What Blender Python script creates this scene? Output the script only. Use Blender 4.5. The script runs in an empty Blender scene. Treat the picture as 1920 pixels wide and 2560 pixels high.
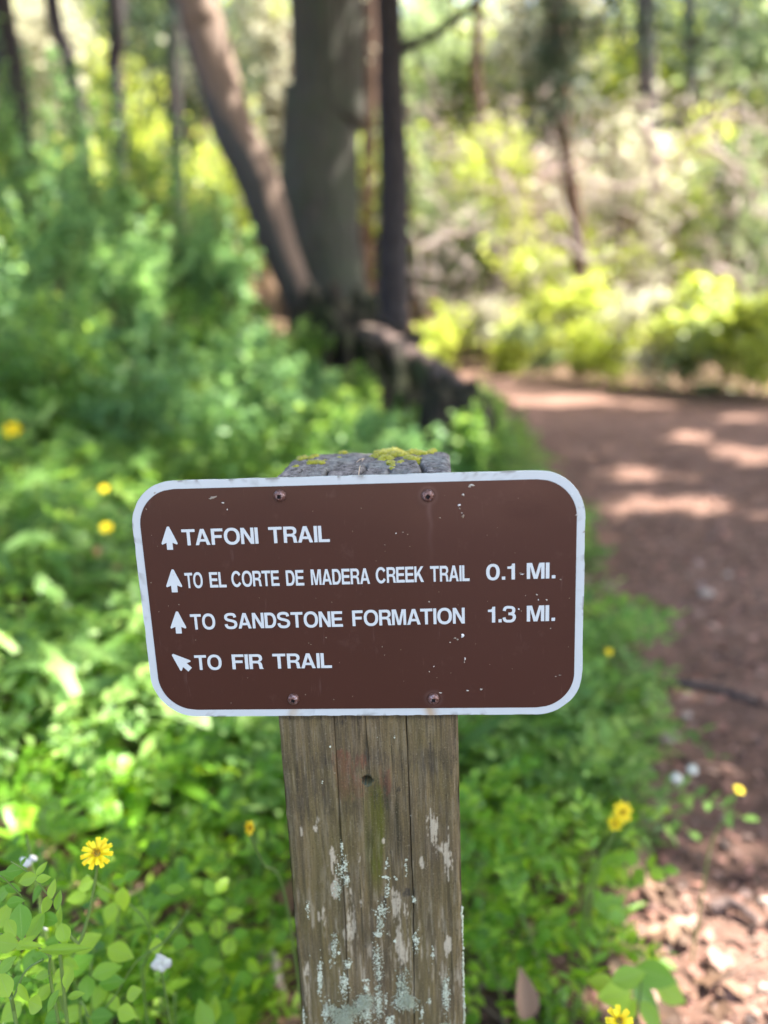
import bpy, math, numpy as np
from mathutils import Vector, Matrix
rng = np.random.default_rng(11)
S = bpy.context.scene
COL = S.collection
R = math.radians

# ------------------------------------------------------------------ camera
CAM = np.array([0.0638, -0.5666, 1.05])
CM = np.array([[0.99716, 0.02436, 0.07132], [0.06342, 0.24016, -0.96866], [-0.04072, 0.97043, 0.23793]])
cd = bpy.data.cameras.new("camera")
cam = bpy.data.objects.new("camera", cd); COL.objects.link(cam)
m4 = Matrix([[*CM[0], CAM[0]], [*CM[1], CAM[1]], [*CM[2], CAM[2]], [0, 0, 0, 1]])
cam.matrix_world = m4
cd.sensor_fit = 'VERTICAL'; cd.sensor_height = 36.0; cd.sensor_width = 27.0
cd.lens = 2000 / 2560 * 36
cd.clip_start = 0.02; cd.clip_end = 400
cd.dof.use_dof = True; cd.dof.focus_distance = 0.612; cd.dof.aperture_fstop = 2.35
S.camera = cam

# ------------------------------------------------------------------ light
SUN_AZ = R(74)          # measured from +y towards +x
SUN_EL = R(56)
SD = np.array([math.sin(SUN_AZ) * math.cos(SUN_EL), math.cos(SUN_AZ) * math.cos(SUN_EL), math.sin(SUN_EL)])
w = bpy.data.worlds.new("World"); S.world = w; w.use_nodes = True
nt = w.node_tree; bg = nt.nodes["Background"]
sky = nt.nodes.new("ShaderNodeTexSky"); sky.sky_type = 'NISHITA'; sky.sun_disc = False
sky.sun_elevation = SUN_EL; sky.sun_rotation = SUN_AZ; sky.dust_density = 3.5; sky.ozone_density = .4; sky.air_density = .9
nt.links.new(sky.outputs[0], bg.inputs[0]); bg.inputs[1].default_value = 0.15
sl = bpy.data.lights.new("sun", 'SUN'); sl.energy = 5.0; sl.angle = R(0.5); sl.color = (1, .95, .86)
so = bpy.data.objects.new("sun", sl); COL.objects.link(so)
so.rotation_euler = Vector(SD).to_track_quat('Z', 'Y').to_euler(); so.location = (0, 0, 30)
S.view_settings.view_transform = 'Standard'; S.view_settings.look = 'None'
S.view_settings.exposure = 2.6; S.view_settings.gamma = 1; S.view_settings.use_curve_mapping = False
S.render.engine = 'CYCLES'
S.cycles.use_denoising = True
S.cycles.max_bounces = 8; S.cycles.diffuse_bounces = 4; S.cycles.transmission_bounces = 4; S.cycles.transparent_max_bounces = 8
S.cycles.sample_clamp_indirect = 6
S.cycles.use_adaptive_sampling = True

# ------------------------------------------------------------------ helpers
def at(px, py, Y):
    """a point of the place that the photograph shows at source pixel px,py, Y metres ahead of the post"""
    d = CM @ np.array([(px - 960) / 2000, -(py - 1280) / 2000, -1.0])
    return CAM + d * (Y - CAM[1]) / d[1]
def atz(px, py, Z):
    d = CM @ np.array([(px - 960) / 2000, -(py - 1280) / 2000, -1.0])
    return CAM + d * (Z - CAM[2]) / d[2]
def size(wpx, P):
    """metres spanned by wpx source pixels at the distance of P"""
    return wpx / 2000 * abs(((np.array(P) - CAM) @ CM)[2])
def proj(P):
    q = (np.asarray(P) - CAM) @ CM
    return 960 - q[..., 0] / q[..., 2] * 2000, 1280 + q[..., 1] / q[..., 2] * 2000

def mesh(name, V, F, mat, parent=None, attrs=None, smooth=False, mats=None, midx=None):
    V = np.asarray(V, dtype=np.float32)
    me = bpy.data.meshes.new(name)
    if isinstance(F, np.ndarray):
        k = F.shape[1]; n = len(F)
        me.vertices.add(len(V)); me.vertices.foreach_set("co", V.ravel())
        me.loops.add(n * k); me.loops.foreach_set("vertex_index", F.astype(np.int32).ravel())
        me.polygons.add(n); me.polygons.foreach_set("loop_start", np.arange(0, n * k, k, dtype=np.int32))
        me.update(calc_edges=True)
    else:
        me.from_pydata(V.tolist(), [], F); me.update()
    if smooth: me.polygons.foreach_set("use_smooth", np.ones(len(me.polygons), dtype=bool))
    for kk, a in (attrs or {}).items():
        a = np.asarray(a, dtype=np.float32)
        if a.ndim == 1:
            t = me.attributes.new(kk, 'FLOAT', 'POINT'); t.data.foreach_set("value", a)
        else:
            t = me.attributes.new(kk, 'FLOAT_VECTOR', 'POINT'); t.data.foreach_set("vector", a.ravel())
    for m_ in (mats or [mat]): me.materials.append(m_)
    if midx is not None: me.polygons.foreach_set("material_index", np.asarray(midx, dtype=np.int32))
    return link(name, me, parent)
def link(name, me, parent=None):
    o = bpy.data.objects.new(name, me); COL.objects.link(o)
    if parent is not None: o.parent = parent
    return o
def empty(name, loc=(0, 0, 0), rz=0.0):
    o = bpy.data.objects.new(name, None); COL.objects.link(o)
    o.location = loc; o.rotation_euler = (0, 0, rz); o.empty_display_size = .1
    return o
def tag(o, label=None, cat=None, group=None, kind=None):
    if label: o["label"] = label
    if cat: o["category"] = cat
    if group: o["group"] = group
    if kind: o["kind"] = kind
    return o

# ---- simple lattice noise
def _h(i, j, k, s):
    n = (i * 374761393 + j * 668265263 + k * 2147483647 + s * 1274126177) & 0xffffffff
    n = ((n ^ (n >> 13)) * 1274126177) & 0xffffffff
    return ((n ^ (n >> 16)) & 0xffff) / 65535.0
def noise(x, y, z=0.0, s=0):
    x, y, z = np.broadcast_arrays(np.asarray(x, float), np.asarray(y, float), np.asarray(z, float))
    xi = np.floor(x).astype(np.int64); yi = np.floor(y).astype(np.int64); zi = np.floor(z).astype(np.int64)
    fx = x - xi; fy = y - yi; fz = z - zi
    fx = fx * fx * (3 - 2 * fx); fy = fy * fy * (3 - 2 * fy); fz = fz * fz * (3 - 2 * fz)
    r = 0
    for a in (0, 1):
        for b in (0, 1):
            for c in (0, 1):
                r = r + _h(xi + a, yi + b, zi + c, s) * (fx if a else 1 - fx) * (fy if b else 1 - fy) * (fz if c else 1 - fz)
    return r * 2 - 1
def fbm(x, y, z=0.0, o=4, s=0):
    r = 0; a = 1.0; t = 0
    for i in range(o):
        r = r + a * noise(np.asarray(x) * 2 ** i, np.asarray(y) * 2 ** i, np.asarray(z) * 2 ** i, s + i); t += a; a *= .5
    return r / t
def sstep(a, b, x):
    t = np.clip((np.asarray(x, float) - a) / (b - a), 0, 1); return t * t * (3 - 2 * t)

# ---- node materials
class NM:
    def __init__(s, name):
        s.m = bpy.data.materials.new(name); s.m.use_nodes = True
        s.t = s.m.node_tree; s.t.nodes.clear()
        s.out = s.n("ShaderNodeOutputMaterial")
    def n(s, typ, **kw):
        nd = s.t.nodes.new(typ)
        for k, v in kw.items():
            if k.startswith("i_"): s.set(nd, k[2:].replace("_", " "), v)
            else: setattr(nd, k, v)
        return nd
    def set(s, nd, key, v):
        inp = nd.inputs[int(key)] if key.isdigit() else nd.inputs[key]
        if isinstance(v, bpy.types.NodeSocket): s.t.links.new(v, inp)
        else:
            if isinstance(v, tuple) and len(v) == 3 and inp.type == 'RGBA': v = (*v, 1)
            inp.default_value = v
    def attr(s, name, out="Fac"):
        return s.n("ShaderNodeAttribute", attribute_name=name).outputs[out]
    def coord(s, out="Object"): return s.n("ShaderNodeTexCoord").outputs[out]
    def map(s, v, scale):
        return s.n("ShaderNodeMapping", i_Vector=v, i_Scale=scale).outputs[0]
    def noise(s, v, scale, detail=4.0, rough=.6, out="Fac"):
        return s.n("ShaderNodeTexNoise", i_Vector=v, i_Scale=float(scale), i_Detail=float(detail), i_Roughness=rough).outputs[out]
    def ramp(s, fac, stops, interp='LINEAR'):
        r = s.n("ShaderNodeValToRGB", i_Fac=fac); r.color_ramp.interpolation = interp
        e = r.color_ramp.elements
        while len(e) < len(stops): e.new(.5)
        for i, (p, c) in enumerate(stops):
            e[i].position = p
            e[i].color = (*c, 1) if isinstance(c, tuple) else (c, c, c, 1)
        return r.outputs[0]
    def mix(s, fac, a, b, typ='MIX'):
        nd = s.n("ShaderNodeMix", data_type='RGBA', blend_type=typ)
        for i, v in ((0, fac), (6, a), (7, b)):
            if isinstance(v, bpy.types.NodeSocket): s.t.links.new(v, nd.inputs[i])
            else: nd.inputs[i].default_value = v if i == 0 else (*v, 1)
        return nd.outputs[2]
    def math(s, op, a, b=0.0):
        nd = s.n("ShaderNodeMath", operation=op); s.set(nd, "0", a); s.set(nd, "1", b); return nd.outputs[0]
    def bump(s, h, strength=.5, dist=.01):
        return s.n("ShaderNodeBump", i_Height=h, i_Strength=strength, i_Distance=dist).outputs[0]
    def pbr(s, col, rough=.7, normal=None, spec=.5, **kw):
        p = s.n("ShaderNodeBsdfPrincipled"); s.set(p, "Base Color", col); s.set(p, "Roughness", rough)
        s.set(p, "Specular IOR Level", spec)
        if normal is not None: s.set(p, "Normal", normal)
        for k, v in kw.items(): s.set(p, k.replace("_", " "), v)
        s.p = p
        return p.outputs[0]
    def done(s, sh):
        s.t.links.new(sh, s.out.inputs[0]); return s.m

def leaf_mat(name, dark, mid, light, trans=.45, rough=.45, tcol=1.6, detail=False, spec=.4, hue=.478, sat=1.15):
    k = NM(name)
    t = k.attr("tint")
    oi = k.n("ShaderNodeObjectInfo").outputs["Random"]
    t2 = k.math('ADD', t, k.math('MULTIPLY', k.math('SUBTRACT', oi, .5), .3))
    c = k.ramp(t2, [(0.0, dark), (.5, mid), (1.0, light)])
    nrm = None
    if detail:
        lc = k.n("ShaderNodeSeparateXYZ", i_Vector=k.attr("lc", "Vector"))
        ax = k.math('ABSOLUTE', lc.outputs[0])
        rib = k.ramp(ax, [(0.0, 1.0), (.07, 0.0)])
        vein = k.n("ShaderNodeTexWave", wave_type='BANDS', bands_direction='Y', i_Vector=k.n("ShaderNodeCombineXYZ", i_X=0.0, i_Y=k.math('SUBTRACT', lc.outputs[1], k.math('MULTIPLY', ax, .5)), i_Z=0.0).outputs[0], i_Scale=3.0, i_Distortion=1.0).outputs["Fac"]
        c = k.mix(k.math('MULTIPLY', rib, .35), c, (.42, .55, .2))
        c = k.mix(k.math('MULTIPLY', vein, .16), c, light)
        sp = k.noise(k.coord(), 180, 3)
        c = k.mix(k.math('MULTIPLY', sp, .35), c, dark)
        nrm = k.bump(k.math('ADD', k.math('MULTIPLY', vein, .4), rib), .25, .001)
    a = k.pbr(c, rough, nrm, spec)
    hs = k.n("ShaderNodeHueSaturation", i_Saturation=sat, i_Value=tcol, i_Color=c)
    hs.inputs["Hue"].default_value = hue
    tr = k.n("ShaderNodeBsdfTranslucent", i_Color=hs.outputs[0])
    mx = k.n("ShaderNodeMixShader"); mx.inputs[0].default_value = trans
    k.t.links.new(a, mx.inputs[1]); k.t.links.new(tr.outputs[0], mx.inputs[2])
    return k.done(mx.outputs[0])

M = {}
M['near_leaf'] = leaf_mat("near_leaf", (.045, .15, .015), (.16, .37, .03), (.42, .62, .06), .45, .33, 1.6, True)
M['shrub_leaf'] = leaf_mat("shrub_leaf", (.08, .16, .07), (.18, .33, .13), (.32, .50, .19), .45, .45, 1.5)
M['cover_leaf'] = leaf_mat("cover_leaf", (.06, .13, .03), (.17, .32, .075), (.37, .51, .14), .45, .5, 1.5)
M['lime_leaf'] = leaf_mat("lime_leaf", (.15, .19, .035), (.38, .46, .08), (.60, .66, .18), .5, .4, 1.4, hue=.487, sat=1.05)
M['canopy_leaf'] = leaf_mat("canopy_leaf", (.07, .10, .045), (.20, .26, .11), (.38, .45, .22), .45, .4, 1.4, hue=.495, sat=1.0)
M['conifer_leaf'] = leaf_mat("conifer_leaf", (.02, .045, .03), (.035, .07, .04), (.06, .1, .05), .25, .6, 1.2)
M['tan_leaf'] = leaf_mat("tan_leaf", (.20, .18, .10), (.42, .41, .28), (.66, .64, .48), .45, .45, 1.25, hue=.5, sat=.95)
M['pink_leaf'] = leaf_mat("pink_leaf", (.22, .14, .12), (.48, .34, .30), (.70, .57, .53), .4, .5, 1.2, hue=.5, sat=1.0)
M['dry_leaf'] = leaf_mat("dry_leaf", (.05, .03, .02), (.16, .09, .055), (.34, .22, .14), .15, .7, 1.0)

def bark_mat(name, dark, light, moss=None, scale=1.0, mossy=.5, vstretch=.18):
    k = NM(name); c = k.coord()
    v = k.map(c, (1, 1, vstretch))
    n1 = k.noise(v, 22 * scale, 6, .65); n2 = k.noise(v, 5 * scale, 3)
    col = k.mix(k.ramp(n1, [(.35, 0.0), (.65, 1.0)]), dark, light)
    col = k.mix(k.math('MULTIPLY', n2, .5), col, dark)
    if moss: col = k.mix(k.ramp(k.noise(c, 3 * scale, 5), [(1 - mossy - .12, 0.0), (1 - mossy + .12, 1.0)]), col, moss)
    return k.done(k.pbr(col, .9, k.bump(n1, .9, .03), .2))
M['fir_bark'] = bark_mat('fir_bark', (.04, .038, .034), (.12, .108, .09), (.065, .072, .05), mossy=.52)
M['grey_bark'] = bark_mat('grey_bark', (.035, .03, .032), (.10, .09, .09), scale=1.5)
M['brown_bark'] = bark_mat('brown_bark', (.05, .03, .02), (.2, .12, .08), scale=1.5)
M['pale_wood'] = bark_mat('pale_wood', (.35, .28, .25), (.62, .52, .47), scale=2)
M['mossy_wood'] = bark_mat('mossy_wood', (.014, .012, .010), (.06, .045, .036), (.03, .038, .015), mossy=.45)
M['root_wood'] = bark_mat('root_wood', (.06, .04, .035), (.24, .17, .15), (.06, .08, .03), mossy=.3)
k = NM('madrone_bark'); c = k.coord()
at_ = k.attr("peel")
v = k.map(c, (1, 1, .15)); n1 = k.noise(v, 18, 5)
wood = k.mix(n1, (.09, .062, .05), (.26, .175, .125)); dk = k.mix(n1, (.03, .03, .026), (.1, .085, .075))
col = k.mix(k.ramp(k.math('ADD', at_, k.math('MULTIPLY', k.math('SUBTRACT', k.noise(c, 6, 4), .5), .5)), [(.42, 0.0), (.55, 1.0)]), dk, wood)
M['madrone_bark'] = k.done(k.pbr(col, .75, k.bump(n1, .5, .01), .3))
k = NM('stem'); M['stem'] = k.done(k.pbr(k.mix(k.noise(k.coord(), 30), (.08, .16, .03), (.2, .28, .06)), .55))
k = NM('twig'); M['twig'] = k.done(k.pbr(k.mix(k.noise(k.coord(), 30), (.1, .06, .04), (.3, .22, .17)), .85))

# ---- vectorised leaf soups
def frames(nrm, spin):
    """rotation matrices whose z is nrm and whose y is turned by spin"""
    z = nrm / np.linalg.norm(nrm, axis=1, keepdims=True)
    a = np.where(np.abs(z[:, 2:3]) < .95, np.array([[0, 0, 1.]]), np.array([[1., 0, 0]]))
    x = np.cross(a, z); x /= np.linalg.norm(x, axis=1, keepdims=True); y = np.cross(z, x)
    cs, sn = np.cos(spin)[:, None], np.sin(spin)[:, None]
    return np.stack([x * cs + y * sn, -x * sn + y * cs, z], axis=2)
def soup(T, TF, P, Rm, sc, tint):
    n = len(P); k_ = len(T)
    V = np.einsum('nij,kj->nki', Rm, T) * np.asarray(sc).reshape(n, -1, 1)[:, :1] + P[:, None]
    F = (TF[None] + (np.arange(n) * k_)[:, None, None]).reshape(-1, TF.shape[1])
    return V.reshape(-1, 3), F, np.repeat(tint, k_)
QUAD = np.array([[0, 0, 0], [.28, .45, .06], [0, 1, -.04], [-.28, .45, .06]]); QF = np.array([[0, 1, 2, 3]])
OVAL = np.array([[0, 0, 0], [.26, .28, .05], [.27, .62, .04], [0, 1, -.06], [-.27, .62, .04], [-.26, .28, .05], [0, .45, 0]])
OF = np.array([[0, 1, 6], [1, 2, 6], [2, 3, 6], [3, 4, 6], [4, 5, 6], [5, 0, 6]])
BLADE = np.array([[-.04, 0, 0], [.04, 0, 0], [.05, .35, .03], [-.05, .35, .03], [.04, .7, -.02], [-.04, .7, -.02], [0, 1, -.14]])
BF = np.array([[0, 1, 2, 3], [3, 2, 4, 5], [5, 4, 6, 6]])
def rnd_normals(n, up=.8, r=rng):
    v = r.normal(size=(n, 3)); v[:, 2] = np.abs(v[:, 2]) + up; return v

def tube(pts, rad, seg=12, bark=0.0, s=0, closed_top=True):
    """lofted tube along pts with radius per point; returns V, F(quads), angle per vertex"""
    pts = np.asarray(pts, float); n = len(pts); rad = np.broadcast_to(np.asarray(rad, float), (n,))
    tan = np.gradient(pts, axis=0); tan /= np.linalg.norm(tan, axis=1, keepdims=True) + 1e-9
    ref = np.array([0, 1., 0]) if abs(tan[:, 2]).mean() > .6 else np.array([0, 0, 1.])
    bx = np.cross(tan, ref); bx /= np.linalg.norm(bx, axis=1, keepdims=True) + 1e-9; by = np.cross(tan, bx)
    an = np.linspace(0, 2 * np.pi, seg, endpoint=False)
    r = np.ones((n, seg)) * rad[:, None]
    if bark:
        ii = np.arange(n)[:, None] * .35
        r = r * (1 + bark * (.45 * fbm(np.cos(an)[None] * 2.5, np.sin(an)[None] * 2.5, ii * .35, 2, s) + .55 * fbm(np.cos(an)[None] * 7, np.sin(an)[None] * 7, ii * .9, 3, s + 2)))
    V = pts[:, None] + r[..., None] * (np.cos(an)[None, :, None] * bx[:, None] + np.sin(an)[None, :, None] * by[:, None])
    i = np.arange(n - 1)[:, None] * seg; j = np.arange(seg)[None]; j2 = (j + 1) % seg
    F = np.stack([i + j, i + j2, i + seg + j2, i + seg + j], -1).reshape(-1, 4)
    V = V.reshape(-1, 3)
    # caps
    V = np.vstack([V, pts[:1], pts[-1:]]); a, b = len(V) - 2, len(V) - 1
    jj = np.arange(seg); cap1 = np.stack([jj, np.full(seg, a), np.full(seg, a), (jj + 1) % seg], -1)
    L = (n - 1) * seg
    cap2 = np.stack([L + (jj + 1) % seg, np.full(seg, b), np.full(seg, b), L + jj], -1)
    return V, F, cap1, cap2
def smooth_path(P, n):
    P = np.asarray(P, float); t = np.linspace(0, len(P) - 1, n); out = []
    for q in t:
        i = min(int(q), len(P) - 2); f = q - i
        p0 = P[max(i - 1, 0)]; p1 = P[i]; p2 = P[i + 1]; p3 = P[min(i + 2, len(P) - 1)]
        out.append(.5 * ((2 * p1) + (-p0 + p2) * f + (2 * p0 - 5 * p1 + 4 * p2 - p3) * f * f + (-p0 + 3 * p1 - 3 * p2 + p3) * f ** 3))
    return np.array(out)
class Geo:
    """collects pieces of ONE part"""
    def __init__(s): s.V = []; s.F = []; s.n = 0; s.T = []
    def add(s, V, F, tint=.5):
        V = np.asarray(V, float); F = np.asarray(F)
        if F.ndim == 2 and F.shape[1] == 4: fl = [tuple(dict.fromkeys(f)) for f in (F + s.n).tolist()]
        else: fl = [tuple(f) for f in (F + s.n).tolist()]
        s.V.append(V); s.F += fl; s.n += len(V); s.T.append(np.broadcast_to(tint, (len(V),)).astype(float)); return s
    def tube(s, pts, rad, seg=8, bark=0.0, sd=0, tint=.5):
        V, F, c1, c2 = tube(pts, rad, seg, bark, sd)
        return s.add(V, np.vstack([F, c1, c2]), tint)
    def build(s, name, mat, parent=None, smooth=True, attrs=None):
        a = {'tint': np.concatenate(s.T)}; a.update(attrs or {})
        return mesh(name, np.vstack(s.V), s.F, mat, parent, a, smooth)
def blob(c, r, seed=0, sub=2, amp=.25, freq=2.0, squash=(1, 1, 1)):
    """a displaced icosphere, as V and F"""
    import bmesh
    bm = bmesh.new(); bmesh.ops.create_icosphere(bm, subdivisions=sub, radius=1)
    V = np.array([v.co[:] for v in bm.verts]); F = np.array([[v.index for v in f.verts] for f in bm.faces]); bm.free()
    d = 1 + amp * fbm(V[:, 0] * freq + 7.3 * seed, V[:, 1] * freq, V[:, 2] * freq, 3, seed)
    return V * d[:, None] * r * np.array(squash) + np.array(c), F
# ------------------------------------------------------------------ ground
def trail_left(y):   # x of the trail's left edge at y
    return np.interp(y, [-6, -1, .44, .87, 1.37, 2.3, 3.4, 6.3, 9, 12, 14.5, 17], [-.2, .0, .28, .49, .58, .68, .72, .78, .9, .7, .1, -1.8])
def trail_right(y):
    return np.interp(y, [-6, -1, 2, 5, 7.0, 8.0, 9.5, 11, 12.5, 14, 15.5, 17], [2.6, 2.9, 3.5, 4.1, 4.1, 3.6, 2.9, 2.2, 1.5, .9, .3, -1.2])
def tmask(x, y):
    wob = .10 * fbm(x * 2.3, y * 2.3, 0, 3, 201)
    l = trail_left(y) + wob; r = trail_right(y) + wob
    return sstep(-.08, .10, x - l) * sstep(-.1, .25, r - x)
def gz(x, y):
    x = np.asarray(x, float); y = np.asarray(y, float)
    base = .03 * fbm(x * .7, y * .7, 0, 3, 202) + .012 * fbm(x * 5, y * 5, 0, 3, 203)
    bank = 1.0 * sstep(-.2, -3.6, x) * sstep(-3, 3.5, y) + .10 * sstep(-.1, -.8, x)
    bank = bank + .35 * np.exp(-(((x + 1.1) / 1.3) ** 2 + ((y - 7.4) / 2.2) ** 2))
    far = .06 * np.clip(y - 16, 0, 12) * 0 + .42 * np.clip(y - 24, 0, 200) + .25 * np.clip(x - 7, 0, 40) * sstep(6, 16, y) * .6 + .2 * np.clip(-x - 5, 0, 60)
    dip = -.35 * sstep(3.5, 8, x - 0 * y) * sstep(13, 8, y)
    return base * (1 - .5 * tmask(x, y)) + bank + np.minimum(far, 26) + dip - .03 * tmask(x, y)
def grid_axis(lo, hi, fine_lo, fine_hi, fine, grow=1.12):
    a = list(np.arange(fine_lo, fine_hi, fine)); s_ = fine
    while a[-1] < hi: s_ *= grow; a.append(a[-1] + s_)
    b = [fine_lo]; s_ = fine
    while b[-1] > lo: s_ *= grow; b.append(b[-1] - s_)
    return np.array(b[::-1][:-1] + a)
gx = grid_axis(-90, 90, -1.6, 3.2, .035); gy = grid_axis(-60, 130, -.3, 5.0, .035)
GX, GY = np.meshgrid(gx, gy)
GZ = gz(GX, GY) + .006 * fbm(GX * 18, GY * 18, 0, 3, 205)
k = NM('ground'); c = k.coord(); tm = k.attr("trail")
a1 = k.noise(c, 3, 5); a2 = k.noise(c, 26, 6, .7); a3 = k.noise(c, 120, 4, .7)
dirt = k.mix(k.ramp(a2, [(.35, 0.0), (.65, 1.0)]), (.085, .054, .042), (.255, .142, .105))
dirt = k.mix(k.ramp(a1, [(.4, 0.0), (.7, .5)]), dirt, (.33, .20, .155))
dirt = k.mix(k.ramp(a3, [(.55, 0.0), (.75, .7)]), dirt, (.08, .055, .045))
duff = k.mix(k.ramp(a2, [(.3, 0.0), (.7, 1.0)]), (.045, .03, .018), (.17, .105, .065))
duff = k.mix(k.ramp(a3, [(.5, 0.0), (.7, .6)]), duff, (.03, .022, .014))
M['ground'] = k.done(k.pbr(k.mix(tm, duff, dirt), .95, k.bump(k.math('ADD', a2, a3), .7, .02), .15))
i = np.arange(len(gy) - 1)[:, None] * len(gx) + np.arange(len(gx) - 1)[None]
g_ = mesh("ground", np.stack([GX, GY, GZ], -1).reshape(-1, 3), np.stack([i, i + 1, i + len(gx) + 1, i + len(gx)], -1).reshape(-1, 4), M['ground'], None, {'trail': tmask(GX, GY).ravel()}, True)
tag(g_, kind='structure')

# ------------------------------------------------------------------ trees in view
def tree(name, pts, rad, mat, label, cat="tree", bark=.12, seg=20, n=60, group=None, sd=0, flare=0.0, limbs=(), attr=None):
    """trunk through pts (place coordinates); the Empty stands at the foot"""
    P = smooth_path(pts, n); rd = np.interp(np.linspace(0, 1, n), np.linspace(0, 1, len(rad)), rad)
    base = P[0].copy(); root = tag(empty(name, base), label, cat, group)
    if flare: rd = rd * (1 + flare * np.exp(-np.arange(n) / n * 14))
    V, F, k1, k2 = tube(P - base, rd, seg, bark, sd); 
    at2 = None
    if attr is not None:
        an = np.tile(np.cos(np.linspace(0, 2 * np.pi, seg, endpoint=False)), n); at2 = {'peel': np.concatenate([attr(V[:-2], np.repeat(np.linspace(0, 1, n), seg), an), [.5, .5]])}
    mesh("trunk", V, [tuple(dict.fromkeys(f)) for f in np.vstack([F, k1, k2]).tolist()], mat, root, at2, True)
    for lp, lr in limbs:
        Q = smooth_path(np.array(lp) - base, 24); g = Geo().tube(Q, np.interp(np.linspace(0, 1, 24), np.linspace(0, 1, len(lr)), lr), 8, .1, sd + 5); g.build("limb", mat, root)
    return root, base
def px_pts(L, Y, foot=None):
    P = [at(x, y, Y) for x, y, _ in L]; r = [size(w_, at(x, y, Y)) / 2 for x, y, w_ in L]
    return P, r
def up_to(P, r, ztop, lean=(0, 0)):
    d = np.array([lean[0], lean[1], 1.0]); P = P + [P[-1] + d * (ztop - P[-1][2]) * .5, P[-1] + d * (ztop - P[-1][2])]; return P, r + [r[-1] * .8, r[-1] * .35]
def sink(P, r, k_=1.15):
    p = P[0].copy(); p[2] = gz(p[0], p[1]) - .15; return [p] + P, [r[0] * k_] + r
crowns = []     # (root, base, x, y, z, radius) anchors that own canopy leaves
Pt, r = px_pts([(850, 1020, 250), (832, 880, 215), (815, 700, 196), (795, 500, 196), (806, 250, 184), (815, 0, 184)], 8.0)
Pt, r = up_to(*sink(Pt, r), 24); root, base = tree("fir_tree", Pt, r, M['fir_bark'], "massive dark mossy fir trunk, the thickest trunk, standing behind the signpost", bark=.16, seg=40, n=110, sd=3, flare=.15)
crowns.append((root, base, -.8, 9.5, 10))
Pt, r = px_pts([(985, 860, 82), (983, 700, 78), (985, 450, 75), (975, 150, 70), (972, 0, 66)], 9.0)
Pt, r = up_to(*sink(Pt, r), 20)
B0 = at(1005, 122, 9.0)
lim = [([B0, at(1080, 90, 8.9), at(1150, 40, 8.8), at(1230, -30, 8.6), at(1380, -160, 8.3)], [.06, .05, .045, .04, .02])]
root, base = tree("slender_fir_tree", Pt, r, M['grey_bark'], "straight slim dark trunk with one limb rising to its right, beside the massive fir", bark=.1, seg=24, n=80, sd=8, limbs=lim)
crowns.append((root, base, .6, 9.5, 9.5))
Pt, r = px_pts([(780, 860, 62), (745, 740, 78), (690, 600, 92), (640, 440, 104), (585, 330, 104), (540, 180, 104), (505, 60, 110), (470, -60, 104)], 6.8)
Pt, r = up_to(*sink(Pt, r), 11, (-.25, .1))
root, base = tree("madrone_tree", Pt, r, M['madrone_bark'], "leaning madrone with peeled tan bark along its right side, left of the massive fir", bark=.12, seg=28, n=90, sd=13,
                  attr=lambda V, t, an: np.clip(.48 + .9 * (-an - .30 + .95 * sstep(.46, .60, t)), 0, 1))
crowns.append((root, base, -3.0, 8.0, 8.5))
thin = [([(215, 430, 34), (200, 300, 34), (165, 130, 36), (130, 0, 40)], 11, 'grey_bark', "thin dark trunk bending left above the bank, second from the photo's left edge"),
        ([(300, 460, 42), (300, 330, 40), (285, 160, 36), (290, 0, 44)], 11.5, 'grey_bark', "thin dark upright trunk on the bank left of the madrone"),
        ([(445, 500, 34), (440, 330, 34), (432, 150, 34), (430, 0, 38)], 13, 'grey_bark', "faint thin trunk in the gap just left of the madrone"),
        ([(60, 460, 70), (35, 250, 70), (10, 100, 76), (-10, 0, 80)], 9, 'grey_bark', "dark trunk cut by the photo's left edge, above the leafy bank"),
        ([(915, 640, 36), (918, 460, 36), (925, 300, 34), (925, 0, 34)], 17, 'brown_bark', "narrow brown trunk glimpsed through the gap between the two firs"),
        ([(1450, 860, 36), (1450, 700, 38), (1440, 560, 40), (1418, 400, 36), (1408, 250, 32), (1398, 80, 34), (1392, 0, 30)], 12.5, 'brown_bark', "slender reddish brown trunk rising beyond the far edge of the trail"),
        ([(1640, 640, 44), (1630, 450, 46), (1620, 200, 50), (1612, 0, 50)], 18, 'grey_bark', "hazy grey trunk deep in the thicket right of the reddish trunk"),
        ([(1745, 620, 34), (1740, 400, 32), (1725, 100, 34), (1722, 0, 34)], 20, 'grey_bark', "faint grey trunk near the photo's right edge, behind pale branches"),
        ([(1200, 640, 26), (1215, 400, 26), (1190, 200, 28), (1195, 0, 26)], 19, 'brown_bark', "spindly brown trunk in the thicket just right of the slim dark fir")]
for j, (L, Y, mt, lb) in enumerate(thin):
    Pt, r = px_pts(L, Y); Pt, r = up_to(*sink(Pt, r), 12 + j % 3)
    root, base = tree("thin_tree", Pt, r, M[mt], lb, bark=.12, seg=14, n=50, sd=20 + j)
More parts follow.
